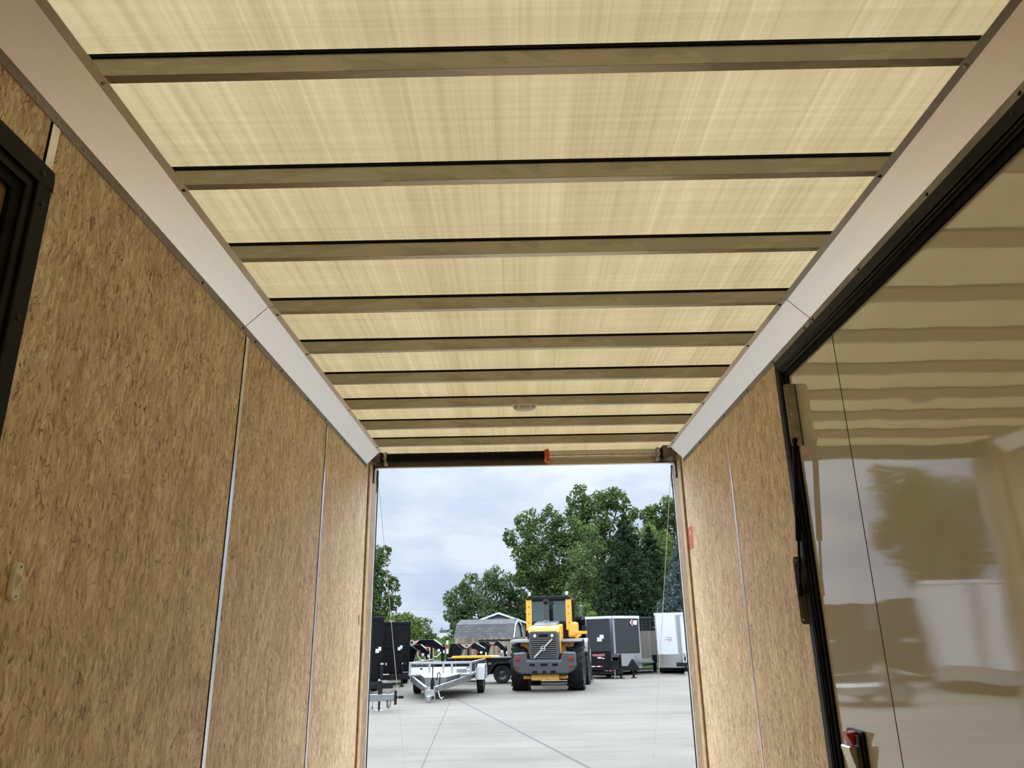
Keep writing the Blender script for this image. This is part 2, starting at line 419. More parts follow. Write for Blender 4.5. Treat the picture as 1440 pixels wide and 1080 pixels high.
# roof bows
ords = ['nearest the camera', 'second from the camera', 'third from the camera', 'fourth from the camera, at the cove joints', 'fifth from the camera', 'sixth from the camera', 'seventh from the camera, carrying the dome light', 'eighth from the camera, just beyond the dome light', 'last before the rear door header']
bow0 = None
for kk in range(9):
    y = 1.2927 + .4064 * kk
    if bow0 is None:
        m = MB().prism([(0, 0), (.024, 0), (.024, .0545), (.0225, .0545), (.0225, .0015), (.0015, .0015), (.0015, .0545), (0, .0545)], 'x', XWL + .004, XWR - .004)
        m.box(XWL + .004, XWR - .004, .0015, .0225, .004, .0545)
        bow0 = m.build('roof_bow', BOWM, None, 0.0012); bow = bow0
        gap_shade = MB().box(XWL + .005, XWR - .005, -.004, .0, .047, .0555).build('gap_shade_strip', RUBBER, bow)  # black strip standing in for the shaded gap under the roof sheet
        tag(gap_shade, 'thin black strip drawn for the shaded gap along the top edge')
    else:
        bow = bow0.copy(); COL.objects.link(bow)
        s2 = gap_shade.copy(); COL.objects.link(s2); s2.parent = bow
    bow.location = (0, y, ZF)
    tag(bow, 'metal roof bow across the ceiling, ' + ords[kk], 'roof bow', 'roof bows across the ceiling')

# dome light on the seventh bow
dl = empty('dome_light', (0.043, 3.745, ZF), 0, 'small clear dome light under the ceiling near the middle', 'light')
MB().box(-.062, .062, -.035, .02, -.006, 0.0).build('base', SWITCH, dl, .002)
m = MB(); P = []
for i in range(13):
    t = -1 + i / 6.0
    P.append((t * .058, -.006 - .020 * math.sqrt(max(0, 1 - abs(t) ** 3.2))))
m.prism([(-.058, -.006)] + P[1:-1] + [(.058, -.006)], 'y', -.031, .016)
m.build('lens', LENS, dl, .003)
for sx in (-.03, .032): MB().box(sx - .004, sx + .004, -.033, -.0305, -.018, -.006).build('clip', SWITCH, dl)

# rear frame: header and the two side jambs
hd = struct(MB().box(XWL - .03, XWR + .03, 4.975, 4.996, 2.757, ZROOF + .004).build('trim_9', HEADERM), 'grey brown metal header across the top of the rear opening', 'header')
tag(MB().box(XWL, XWR, 4.970, 4.998, 2.753, 2.757).build('lip', STRIP, hd), 'bright metal lip along the bottom edge')
for side, n, nm in ((-1, 10, 'left'), (1, 11, 'right')):
    xw = XWL if side < 0 else XWR
    s = -side
    q = lambda a, b: (min(xw + s * a, xw + s * b), max(xw + s * a, xw + s * b))
    x0, x1 = q(-.03, .006)
    j = struct(MB().box(x0, x1, 4.86, 5.03, FZ, 2.757).box(min(xw - s * .03, xw + s * .002), max(xw - s * .03, xw + s * .002), 4.74, 5.03, 2.74, ZROOF).build('trim_%d' % n, BROWNWOOD), 'brown timber jamb at the %s of the rear opening' % nm, 'jamb')
    x0, x1 = q(-.02, .010)
    MB().box(x0, x1, 4.785, 4.86, FZ, 2.74).build('casing', TANWOOD, j, .006)
    x0, x1 = q(-.02, -.006)
    MB().box(x0, x1, YW, 4.785, FZ, 2.74).build('gap_backing', RUBBER, j)
    x0, x1 = q(-.03, .008)
    MB().box(x0, x1, 5.03, 5.052, FZ - .05, 2.757).build('gasket', GASKETW, j)
    x0, x1 = q(-.03, .012)
    MB().box(x0, x1, 5.052, 5.074, FZ - .05, 2.757).build('rubber_seal', RUBBER, j)
    x0, x1 = q(-.03, .010)
    MB().box(x0, x1, 5.074, 5.082, FZ - .05, 2.757).build('edge_trim', GASKETW, j)
    x0, x1 = q(.006, .014)
    MB().box(x0, x1, 4.90, 4.935, 2.64, 2.757).build('hinge_plate', BLACK, j, .004)

# torsion spring along the header
SY, SZ = 4.915, 2.806
ts = empty('torsion_spring', (0, SY, SZ), 0, 'black sleeved torsion spring assembly along the rear door header', 'spring')
prof = []
n = 150
for i in range(n + 1):
    x = -.868 + (0.182 + .868) * i / n
    prof.append((x, .0315 + .0022 * math.sin(i * math.pi / 1.0 + 1.57)))
m = MB().lathe([(prof[0][0], .008)] + prof + [(prof[-1][0], .008)], (0, 0, 0), 20, 'x')
m.build('spring_sleeve', RUBBER, ts, smooth=False)
m = MB().lathe([(.182, .010), (.182, .041), (.196, .043), (.199, .037), (.207, .037), (.210, .042), (.214, .042), (.214, .010)], (0, 0, 0), 20, 'x')
for a in (0.4, 2.5, 4.4): m.tube((.203, 0, 0), (.203, .052 * math.cos(a), .052 * math.sin(a)), .009, .009, 8)
m.tube((.203, -.035, -.045), (.24, -.035, -.047), .004, .003, 8)
m.build('winding_cone', ORANGE, ts, smooth=True)
MB().tube((-.96, 0, 0), (1.02, 0, 0), .0095, .0095, 14).build('shaft', SCREW, ts, smooth=True)
for sx, nm in ((-1, 'l'), (1, 'r')):
    xb = -.877 if sx < 0 else .937
    m = MB().box(xb - .004, xb + .004, -.03, .06, -.042, .038).box(xb - .012, xb + .012, -.012, .012, -.046, -.03).tube((xb - .014, 0, 0), (xb + .014, 0, 0), .018, .018, 16)
    m.tube((xb - .012, -.024, -.036), (xb + .012, -.024, -.036), .006, .006, 8).tube((xb - .012, -.026, .03), (xb + .012, -.026, .03), .005, .005, 8)
    m.build('bearing_bracket', SCREW, ts, .0012)
    xd = xb + sx * .028
    MB().lathe([(-.006, .012), (-.006, .040), (.006, .040), (.006, .012)], (xd, 0, 0), 20, 'x').build('collar', BLACK, ts, smooth=True)
    xe = xb + sx * .062
    MB().lathe([(-.030, .010), (-.030, .046), (-.022, .041), (.022, .041), (.030, .046), (.030, .010)], (xe, 0, -.003), 24, 'x').build('cable_drum', DKSTEEL, ts, smooth=True)
    m = MB().box(xe - .020, xe + .014, -.05, -.040, -.012, .040)
    m.M = None
    tag(MB().prism([(-.064, -.035), (-.052, .044), (.03, .040), (.03, .032), (-.046, .036), (-.056, -.037)], 'x', xe - .034, xe + .030).build('drum_guard', DKSTEEL, ts, .002), 'bent dark metal guard')

# ramp cables running down and out to the lowered ramp
def sag(p0, p1, d, n=16):
    p0, p1 = Vector(p0), Vector(p1)
    return [p0.lerp(p1, i / n) + Vector((0, 0, -d * 4 * (i / n) * (1 - i / n))) for i in range(n + 1)]
A = empty('ramp_cable', (-.955, 5.02, 2.77), 0, 'thin cable hanging inside the left edge of the rear opening', 'cable', 'ramp door cables')
MB().path(sag((0, 0, 0), (-.055, 2.43, -2.56), .015), .0018, 6).build('wire', CABLEM, A)
MB().path([(.0, .0, -.02), (.004, .012, -.10), (.003, .02, -.17)], .0055, 6).build('ferrule', DKSTEEL, A)
B = empty('ramp_cable', (1.048, 5.02, 2.77), 0, 'thin cable hanging inside the right edge of the rear opening', 'cable', 'ramp door cables')
MB().path(sag((0, 0, 0), (.062, 2.43, -2.56), .02), .0018, 6).build('wire', CABLEM, B)
MB().path([(.0, .0, -.02), (-.004, .012, -.10), (-.003, .02, -.17)], .0055, 6).build('ferrule', DKSTEEL, B)
rp = MB(); rp.prism([(5.09, .66), (5.09, .71), (7.5, .16), (7.5, .02)], 'x', XWL - .05, XWR + .05)
struct(rp.build('door_3', FLOORM), 'lowered rear ramp door below the picture', 'door')

# ------------------------------------------------------------------ right escape door
XD = 1.076
fr = MB()
fw = .065
def frame_ring(m, x0, x1, ya, yb, za, zb, w):
    m.box(x0, x1, ya, yb, zb - w, zb); m.box(x0, x1, ya, yb, za, za + w)
    m.box(x0, x1, ya, ya + w, za + w, zb - w); m.box(x0, x1, yb - w, yb, za + w, zb - w)
FY0, FY1, FZ0, FZ1 = -.96, 2.885, .76, 2.6935
dr = struct(empty('door_1', (0, 0, 0)), 'big glossy pale escape door in a black frame in the right wall', 'door')
m = MB(); frame_ring(m, XWR - .010, XWR + .03, FY0, FY1, FZ0, FZ1, .040); m.build('outer_frame', BLACK, dr, .003)
m = MB(); frame_ring(m, XWR - .004, XWR + .03, FY0 + .040, FY1 - .040, FZ0 + .040, FZ1 - .040, .022); m.build('middle_frame', BLACK, dr, .003)
m = MB(); frame_ring(m, XWR - .009, XWR - .003, FY0 + .046, FY1 - .046, FZ0 + .046, FZ1 - .046, .005); m.build('frame_rib', BLACK, dr, .001)
m = MB(); frame_ring(m, XWR + .004, XWR + .03, FY0 + .062, FY1 - .062, FZ0 + .062, FZ1 - .062, .022); m.build('weather_seal', RUBBER, dr, .002)
YS = 2.372
MB().box(XD, XD + .03, FY0 + .06, YS - .0035, FZ0 + .06, FZ1 - .06).build('skin', DOOR, dr)
MB().box(XD, XD + .03, YS + .0035, FY1 - .06, FZ0 + .06, FZ1 - .06).build('skin', DOOR, dr)
tag(MB().box(XD + .001, XD + .03, YS - .0035, YS + .0035, FZ0 + .06, FZ1 - .06).build('seam', RUBBER, dr), 'dark seam between the two door skins')
for (y, z) in ((2.862, 2.66), (2.865, 2.30), (2.865, 2.02), (2.865, 1.70), (2.3, 2.674), (1.75, 2.674), (1.32, 2.674)):
    m = MB(); dome_screw(m, (XWR - .010, y, z), (-1, 0, 0), .006); m.build('screw', DKSCREW, dr, smooth=True)
# latch
ly, lz = 2.655, 1.293
lt = MB().prism([(ly - .062, lz - .062), (ly + .062, lz - .062), (ly + .062, lz + .062), (ly - .062, lz + .062)], 'x', XD - .012, XD).build('latch', BLACK, dr, .006)
m = MB(); m.prism([(ly - .045, lz - .055), (ly + .045, lz - .055), (ly + .045, lz + .050), (ly - .045, lz + .050)], 'x', XD - .022, XD - .012); m.build('latch_tray', DKSTEEL, lt, .003)
m = MB(); m.prism([(XD - .048, lz + .012), (XD - .040, lz + .018), (XD - .018, lz + .014), (XD - .018, lz - .056), (XD - .030, lz - .058)], 'y', ly - .034, ly + .034); tag(m.build('paddle', SCREW, lt, .003), 'grey metal paddle handle')
m = MB(); m.prism([(XD - .046, lz + .052), (XD - .012, lz + .058), (XD - .012, lz + .016), (XD - .030, lz + .020)], 'y', ly - .022, ly + .022); tag(m.build('release_button', RED, lt, .002), 'dark red release button')

# gas strut on the door
gs = empty('gas_strut', (1.034, 2.74, 2.32), 0, 'black gas strut with angle plates at the rear edge of the pale side door', 'gas strut')
def angle_plate(y, z0, z1, xin, nm, holes):
    m = MB()
    r = .012
    arc = [(xin + r - r * math.cos(a), z1 - r + r * math.sin(a)) for a in [i * math.pi / 10 for i in range(6)]]
    arc2 = [(xin + r - r * math.cos(a), z0 + r - r * math.sin(a)) for a in [i * math.pi / 10 for i in range(5, -1, -1)]]
    poly = arc + [(XD, z1), (XD, z0)] + arc2
    m.prism([(p[0] - 1.034, p[1] - 2.32) for p in poly], 'y', y - 2.74, y - 2.74 + .0035)
    m.box(XD - 1.034 - .0035, XD - 1.034, y - 2.74, y - 2.74 + .03, z0 - 2.32, z1 - 2.32)
    o = m.build('angle_plate', STRIP if nm else BOWM, gs)
    for hx, hz in holes:
        MB().tube((hx - 1.034, y - 2.74 - .001, hz - 2.32), (hx - 1.034, y - 2.74 + .001, hz - 2.32), .004, .004, 10).build('hole_rivet', GASKETW, o)
    return o
angle_plate(2.752, 2.318, 2.562, 1.0305, 0, ((1.042, 2.543), (1.045, 2.44)))
angle_plate(2.900, 1.682, 1.925, 1.0300, 0, ((1.039, 1.912), (1.039, 1.697)))
p0 = Vector((1.040 - 1.034, 2.738 - 2.74, 2.335 - 2.32)); p1 = Vector((1.036 - 1.034, 2.885 - 2.74, 1.79 - 2.32))
d = (p1 - p0)
MB().tube(p0 + d * .05, p0 + d * .66, .0105, .0105, 16).build('cylinder', BLACK, gs, smooth=True)
MB().tube(p0 + d * .66, p0 + d * .93, .0048, .0048, 12).build('rod', BLACK, gs, smooth=True)
for p, q in ((p0, .05), (p1, -.07)):
    m = MB().sphere(p, .0105, 12).tube(p, p + d * q, .008, .0075, 10); m.build('ball_socket', BLACK, gs, smooth=True)
tag(MB().tube(p0 + d * .04, p0 + d * .075, .0118, .0118, 14).build('collar', BLACK, gs, smooth=True))

# ------------------------------------------------------------------ left side door
d2 = struct(empty('door_2', (0, 0, 0)), 'brown panelled side door in a black frame at the far left', 'door')
LY0, LY1, LZ0, LZ1 = 0.25, 1.338, .74, 2.588
m = MB(); frame_ring(m, XWL - .02, XWL + .010, LY0, LY1, LZ0, LZ1, .045); m.build('outer_frame', BLACK, d2, .003)
m = MB(); frame_ring(m, XWL - .02, XWL + .003, LY0 + .045, LY1 - .045, LZ0 + .045, LZ1 - .045, .022); m.build('middle_frame', BLACK, d2, .003)
m = MB(); frame_ring(m, XWL - .03, XWL - .004, LY0 + .060, LY1 - .060, LZ0 + .060, LZ1 - .060, .032); m.build('weather_seal', RUBBER, d2, .002)
MB().box(XWL - .034, XWL - .016, LY0 + .06, LY1 - .06, LZ0 + .06, LZ1 - .06).build('door_panel', DOORBROWN, d2)
for (y, z) in ((1.315, 2.50), (1.300, 2.562), (1.315, 2.25), (1.315, 2.0)):
    m = MB(); dome_screw(m, (XWL + .010, y, z), (1, 0, 0), .006); m.build('screw', DKSCREW, d2, smooth=True)

# ------------------------------------------------------------------ light switch on the left wall
sw = empty('light_switch', (XWL, 1.462, 1.768), 0, 'small ivory surface switch on the left strand-board wall', 'switch')
def pill(hy, hz, n=8):
    P = []
    r = hy
    for i in range(n + 1):
        a = math.pi * i / n; P.append((r * math.cos(a), hz - r + r * math.sin(a)))
    for i in range(n + 1):
        a = math.pi + math.pi * i / n; P.append((r * math.cos(a), -hz + r + r * math.sin(a)))
    return P
MB().prism(pill(.0125, .036), 'x', 0, .011).build('body', SWITCH, sw, .0025)
MB().box(.0105, .0125, -.0055, .0055, -.015, .015).build('bezel', SWITCH, sw, .001)
m = MB().prism([(.0125, -.011), (.0135, -.010), (.021, .004), (.0195, .010), (.0125, .012)], 'y', -.0042, .0042); m.build('rocker', SWITCH, sw, .001)
for z in (.0275, -.0275):
    s_ = MB().tube((.0105, 0, z), (.0118, 0, z), .0048, .0048, 12).build('screw_well', SWITCH, sw)
    MB().tube((.0112, 0.001, z), (.0122, 0.001, z), .0022, .0022, 8).build('screw', DKSCREW, s_)

# ------------------------------------------------------------------ red warning sticker
st = empty('warning_sticker', (XWR, 4.735, 2.222), 0, 'small red warning sticker at the rear edge of the right wall', 'sticker')
MB().box(-.0012, 0, -.090, .018, -.070, .066).build('sheet', STICKER, st)
MB().prism([(-.058, .018), (-.012, .018), (-.035, .054)], 'x', -.0016, -.0012).build('warning_triangle', STICKY, st)
for z in (.004, -.008, -.022, -.036, -.050): MB().box(-.0015, -.0012, -.080, .006, z - .002, z + .002).build('text_line', ORANGE, st)
wm = MB().box(0, .0025, -.012, .012, -.030, .030).build('latch_strike', SCREW, None, .001, loc=(XWL, 4.69, 1.77))
tag(wm, 'small metal strike plate at the rear end of the left wall', 'plate')

# ================================================================== THE YARD OUTSIDE (ground z = 0)
def concrete():
    m, T = new_mat('yard_concrete')
    tc = T.n('ShaderNodeTexCoord'); ob = tc.outputs['Object']
    big = T.noise(ob, 0.35, 5.0, 0.6).outputs[0]
    brm = T.noise(T.mapping(ob, rot=(0, 0, 0.22), scale=(0.25, 2.2, 1)), 1.0, 6.0, 0.7).outputs[0]
    fine = T.noise(ob, 14.0, 3.0, 0.6).outputs[0]
    f = T.math('ADD', T.math('MULTIPLY', big, 0.4), T.math('ADD', T.math('MULTIPLY', brm, 0.42), T.math('MULTIPLY', fine, 0.18)))
    col = T.ramp(f, [(0.36, (0.100, 0.091, 0.077)), (0.5, (0.138, 0.126, 0.109)), (0.64, (0.172, 0.158, 0.138))])
    sp = T.n('ShaderNodeSeparateXYZ', i_Vector=ob); X, Y = sp.outputs[0], sp.outputs[1]
    def line(x0, y0, x1, y1, w):
        L = math.hypot(x1 - x0, y1 - y0); a, b = (y1 - y0) / L, -(x1 - x0) / L
        d = T.math('ABSOLUTE', T.math('ADD', T.math('ADD', T.math('MULTIPLY', X, a), T.math('MULTIPLY', Y, b)), -(a * x0 + b * y0)))
        return T.math('LESS_THAN', d, w)
    acc = line(-2.306, 25.595, 0.449, 13.09, 0.028)
    for L in ((-1.958, 21.766, -1.381, 11.35, 0.010), (-3.7, 19.84, -1.63, 19.84, .012), (-2.8, 15.2, -1.5, 15.22, .010), (0, 30.5, 5, 30.9, .012)):
        acc = T.math('MAXIMUM', acc, line(*L))
    col = T.mix(T.math('MULTIPLY', acc, 0.62), col, (0.04, 0.038, 0.036, 1))
    p, o = principled(T, Base_Color=col, Roughness=0.85)
    p.inputs['Specular IOR Level'].default_value = 0.25
    return m
CONC = concrete()
GRASSM = plain('grass', (0.034, 0.062, 0.014), 0.9, 0, 0.35, 3, 0.0)
WHITEP = plain('white_paint', (0.5772, 0.5928, 0.6162), 0.35, 0, 0.03)
GALV = brushed('galvanised_trailer', (0.4960, 0.5022, 0.5146), 0.35, (8, 8, 8), 0.1)
GALVD = brushed('galvanised_dull', (0.2860, 0.2915, 0.2970), 0.45, (10, 10, 10), 0.15)
BLK = plain('black_trailer_paint', (0.0035, 0.004, 0.0055), 0.25, 0, 0.15, 4, 0.25)
BLKM = plain('black_matt_paint', (0.005, 0.0055, 0.0065), 0.6, 0, 0.2, 6, 0.25)
CHAR = plain('charcoal_skin', (0.020, 0.022, 0.024), 0.42, 0, 0.05, 2)
SILV = plain('bright_aluminium', (0.60, 0.60, 0.615), 0.2, 1.0, 0.03, 1.0)
YEL = plain('loader_yellow', (0.7360, 0.3680, 0.0414), 0.35, 0, 0.04)
YELD = plain('worn_yellow', (0.55, 0.30, 0.06), 0.5, 0, 0.2, 12)
GREY = plain('loader_grey', (0.0440, 0.0456, 0.0496), 0.45, 0, 0.06)
GREYL = plain('fender_grey', (0.1120, 0.1144, 0.1280), 0.40, 0, 0.05)
TYRE = plain('tyre_rubber', (0.008, 0.008, 0.009), 0.75, 0, 0.25, 10, 0.3)
RIMG = plain('rim_grey', (0.14, 0.145, 0.15), 0.5, 0, 0.1)
RIMB = plain('rim_black', (0.02, 0.02, 0.022), 0.35)
LAMPW = plain('clear_lamp', (0.55, 0.55, 0.53), 0.15)
REDL = plain('red_lamp', (0.2000, 0.0150, 0.0100), 0.25)
TAPER = plain('red_reflective_tape', (0.48, 0.03, 0.035), 0.4)
TAPEW = plain('white_reflective_tape', (0.6000, 0.6000, 0.6000), 0.4)
EMBR = plain('emblem_red', (0.38, 0.05, 0.05), 0.4)
EMBW = plain('emblem_silver', (0.42, 0.37, 0.31), 0.4)
BOARDY = plain('yellow_board_paint', (0.80, 0.43, 0.03), 0.45, 0, 0.06)
PLY = plain('pale_plywood', (0.5780, 0.4590, 0.2975), 0.6, 0, 0.08, 5)
PAPER = plain('white_paper', (0.6400, 0.6480, 0.6560), 0.6)
FADED = plain('faded_red_print', (0.30, 0.10, 0.11), 0.6, 0, 0.3, 25)
HOSE = plain('pale_hose', (0.55, 0.53, 0.46), 0.5)
BARNW = plain('barn_siding', (0.2480, 0.2542, 0.2604), 0.7)
HOUSEW = plain('house_siding', (0.2160, 0.1980, 0.1740), 0.7)
TRUNK = plain('bark', (0.06, 0.045, 0.033), 0.85, 0, 0.3, 6)
def shingles():
    m, T = new_mat('grey_shingles')
    tc = T.n('ShaderNodeTexCoord'); ob = tc.outputs['Object']
    br = T.n('ShaderNodeTexBrick', i_Vector=T.mapping(T.n('ShaderNodeCombineXYZ', i_0=T.n('ShaderNodeSeparateXYZ', i_Vector=ob).outputs[0], i_1=T.n('ShaderNodeSeparateXYZ', i_Vector=ob).outputs[2]).outputs[0], scale=(1, 1, 1)), i_Scale=3.2)
    br.inputs['Color1'].default_value = (0.052, 0.054, 0.058, 1); br.inputs['Color2'].default_value = (0.085, 0.087, 0.093, 1); br.inputs['Mortar'].default_value = (0.028, 0.028, 0.031, 1)
    br.inputs['Mortar Size'].default_value = 0.03
    br.inputs['Row Height'].default_value = 0.5; br.inputs['Brick Width'].default_value = 1.1
    principled(T, Base_Color=br.outputs[0], Roughness=0.9)
    return m
SHING = shingles()
def planks(name, c0, c1):
    m, T = new_mat(name)
    tc = T.n('ShaderNodeTexCoord'); ob = tc.outputs['Object']
    sp = T.n('ShaderNodeSeparateXYZ', i_Vector=ob)
    u = T.math('MULTIPLY', sp.outputs[0], 7.0)
    idx = T.math('FLOOR', u); frc = T.math('FRACT', u)
    wn = T.n('ShaderNodeTexWhiteNoise', noise_dimensions='1D'); T.put(wn.inputs['W'], idx)
    gr = T.noise(T.mapping(ob, scale=(40, 40, 3)), 1.0, 3.0, 0.6).outputs[0]
    f = T.math('ADD', T.math('MULTIPLY', wn.outputs[0], 0.6), T.math('MULTIPLY', gr, 0.4))
    col = T.ramp(f, [(0.1, c0), (0.8, c1)])
    col = T.mix(T.math('MULTIPLY', T.math('LESS_THAN', frc, 0.07), 0.7), col, (0.04, 0.035, 0.03, 1))
    principled(T, Base_Color=col, Roughness=0.85)
    return m
FENCEM = planks('weathered_boards', (0.10, 0.078, 0.058), (0.33, 0.265, 0.205))
FENCEG = planks('grey_boards', (0.085, 0.076, 0.064), (0.15, 0.135, 0.115))
def glass():
    m, T = new_mat('cab_glass')
    tr = T.n('ShaderNodeBsdfTransparent', i_Color=(0.50, 0.66, 0.64, 1)); gl = T.n('ShaderNodeBsdfGlossy', i_Color=(0.9, 1, 1, 1), i_Roughness=0.02)
    fr_ = T.n('ShaderNodeFresnel', i_IOR=1.6)
    mx = T.n('ShaderNodeMixShader', i_0=T.math('ADD', fr_.outputs[0], 0.08)); T.put(mx.inputs[1], tr.outputs[0]); T.put(mx.inputs[2], gl.outputs[0])
    T.n('ShaderNodeOutputMaterial', i_Surface=mx.outputs[0])
    return m
GLASS = glass()
def leaf_mat(name, dark, mid, lite, scale=0.9):
    m, T = new_mat(name)
    tc = T.n('ShaderNodeTexCoord'); ob = tc.outputs['Object']
    nz = T.noise(ob, scale, 4.0, 0.65).outputs[0]; n2 = T.noise(ob, 7.0, 2.0, 0.5).outputs[0]
    f = T.math('ADD', T.math('MULTIPLY', nz, 0.55), T.math('MULTIPLY', n2, 0.45))
    c = T.ramp(f, [(0.36, dark), (0.5, mid), (0.64, lite)])
    d = T.n('ShaderNodeBsdfDiffuse', i_Color=c); t = T.n('ShaderNodeBsdfTranslucent', i_Color=c)
    mx = T.n('ShaderNodeMixShader', i_0=0.25); T.put(mx.inputs[1], d.outputs[0]); T.put(mx.inputs[2], t.outputs[0])
    T.n('ShaderNodeOutputMaterial', i_Surface=mx.outputs[0])
    return m
LEAF = leaf_mat('broad_leaves', (0.046, 0.074, 0.025), (0.078, 0.118, 0.040), (0.131, 0.176, 0.062))
LEAFM = leaf_mat('grey_green_leaves', (0.051, 0.079, 0.034), (0.086, 0.127, 0.054), (0.145, 0.188, 0.086))
LEAFB = leaf_mat('bright_leaves', (0.069, 0.102, 0.032), (0.120, 0.169, 0.053), (0.182, 0.233, 0.081))
LEAFY = leaf_mat('hedge_leaves', (0.050, 0.077, 0.020), (0.094, 0.131, 0.035), (0.163, 0.194, 0.058))
NEED = leaf_mat('dark_needles', (0.020, 0.034, 0.019), (0.035, 0.055, 0.029), (0.063, 0.088, 0.046))
NEEDB = leaf_mat('blue_needles', (0.052, 0.075, 0.072), (0.090, 0.121, 0.119), (0.147, 0.181, 0.179))

struct(MB().box(-60, 60, 4.0, 41.5, -.2, 0).build('floor_yard', CONC), 'pale concrete yard outside with dark joint lines', 'ground')
struct(MB().box(-60, 60, -30, 4.0, -.2, 0).build('floor_yard_near', CONC), 'pale concrete under the trailer', 'ground')
struct(MB().box(-60, 60, 41.5, 41.7, -.2, .10).build('trim_kerb', GREYL), 'grey kerb along the far edge of the yard', 'kerb')
struct(MB().prism([(41.7, -.2), (41.7, .09), (44.5, .45), (100, .5), (400, 3.0), (400, -.2)], 'x', -300, 300).build('grass_bank', GRASSM), 'green grass behind the yard', 'grass')

def torus_wheel(parent, c, r, w, rim_r, rim_mat, lugs=0, name='wheel', side=1):
    h = w / 2
    prof = [(-h * .72, rim_r), (-h * .95, rim_r + (r - rim_r) * .25), (-h, rim_r + (r - rim_r) * .6), (-h * .92, r * .955), (-h * .7, r * .99), (0, r), (h * .7, r * .99), (h * .92, r * .955), (h, rim_r + (r - rim_r) * .6), (h * .95, rim_r + (r - rim_r) * .25), (h * .72, rim_r)]
    m = MB().lathe(prof, (0, 0, 0), 36, 'x')
    for i in range(lugs):
        for s in (-1, 1):
            a = 2 * math.pi * (i + (0.25 if s > 0 else 0)) / lugs
            m.M = Matrix.Rotation(a, 4, 'X') @ Matrix.Translation((s * h * .5, 0, r * .995)) @ Matrix.Rotation(s * .5, 4, 'Z')
            m.box(-h * .55, h * .50, -.035 * r / .7, .035 * r / .7, -.03, .028)
            m.M = None
    t = m.build(name, TYRE, parent, smooth=True, loc=c)
    m = MB().lathe([(-h * .5, .01), (-h * .5, rim_r * .35), (-h * .35, rim_r * .6), (-h * .62, rim_r * .92), (-h * .74, rim_r * 1.01), (h * .74, rim_r * 1.01), (h * .62, rim_r * .92), (h * .35, rim_r * .6), (h * .5, rim_r * .35), (h * .5, .01)], (0, 0, 0), 28, 'x')
    for i in range(6):
        a = math.pi * i / 3
        for s in (-1, 1):
            m.tube((s * h * .40, rim_r * .42 * math.cos(a), rim_r * .42 * math.sin(a)), (s * h * .56, rim_r * .42 * math.cos(a), rim_r * .42 * math.sin(a)), rim_r * .06, rim_r * .06, 6)
    m.build('rim', rim_mat, t, smooth=True)
    return t
def text(s, size, mat, parent, loc, rot, name='lettering', ext=.004):
    cu = bpy.data.curves.new(name, 'FONT'); cu.body = s; cu.size = size; cu.align_x = 'CENTER'; cu.align_y = 'CENTER'; cu.extrude = ext
    o = bpy.data.objects.new(name, cu); COL.objects.link(o)
    dg = bpy.context.evaluated_depsgraph_get()
    me = bpy.data.meshes.new_from_object(o.evaluated_get(dg)); bpy.data.objects.remove(o)
    me.materials.clear(); me.materials.append(mat)
    n = bpy.data.objects.new(name, me); COL.objects.link(n); n.parent = parent; n.location = loc; n.rotation_euler = rot
    return n

# ------------------------------------------------------------------ wheel loader, seen from behind
L = empty('wheel_loader', (0.93, 27.05, 0), math.radians(-8.0), 'yellow and grey wheel loader parked with its rear grille towards us', 'loader')
R_, TW = .735, .56
def half(m, poly, axis, a, b): return m.prism(poly, axis, a, b)
for x, y in ((-.925, 0), (.925, 0), (-.925, 3.1), (.925, 3.1)):
    torus_wheel(L, (x, y, R_ - .012), R_, TW, .36, RIMG, 18)
# counterweight: U shape with raised ears
cw = MB().prism([(-1.01, .80), (-.93, .64), (-.74, .555), (.74, .555), (.93, .64), (1.01, .80), (.99, 1.20), (.60, 1.22), (.54, .98), (-.54, .98), (-.60, 1.22), (-.99, 1.20)], 'y', -1.42, -.80)
CWO = cw.build('counterweight', GREY, L, .05)
for x0, x1 in ((-.47, -.30), (-.12, .12), (.26, .44)): MB().box(x0, x1, -1.428, -1.40, .80, .875).build('recess', RUBBER, CWO, .004)
for x0, x1 in ((-.38, -.22), (.20, .38), (-.06, .06)): MB().box(x0, x1, -1.430, -1.40, .59, .66).build('recess', RUBBER, CWO, .004)
for sx in (-1, 1):
    for z, r in ((1.03, .075), (.80, .055)):
        m = MB().box(sx * .86 - r, sx * .86 + r, -1.452, -1.40, z - r * .8, z + r * .8); m.build('tail_lamp', REDL, L, .01)
# rear frame bar / axle
tag(MB().box(-.72, .70, -1.1, -.7, .40, .50).box(-.45, .45, -1.25, -.5, .36, .545).build('drawbar', YELD, L, .02), 'worn yellow lower bar')
for y in (0, 3.1): MB().tube((-.9, y, R_), (.9, y, R_), .16, .16, 14).build('axle', GREY, L)
MB().box(-.40, .40, -.7, 1.6, .55, 1.15).box(-.3, .3, 1.6, 3.6, .50, 1.0).build('chassis', YELD, L, .02)
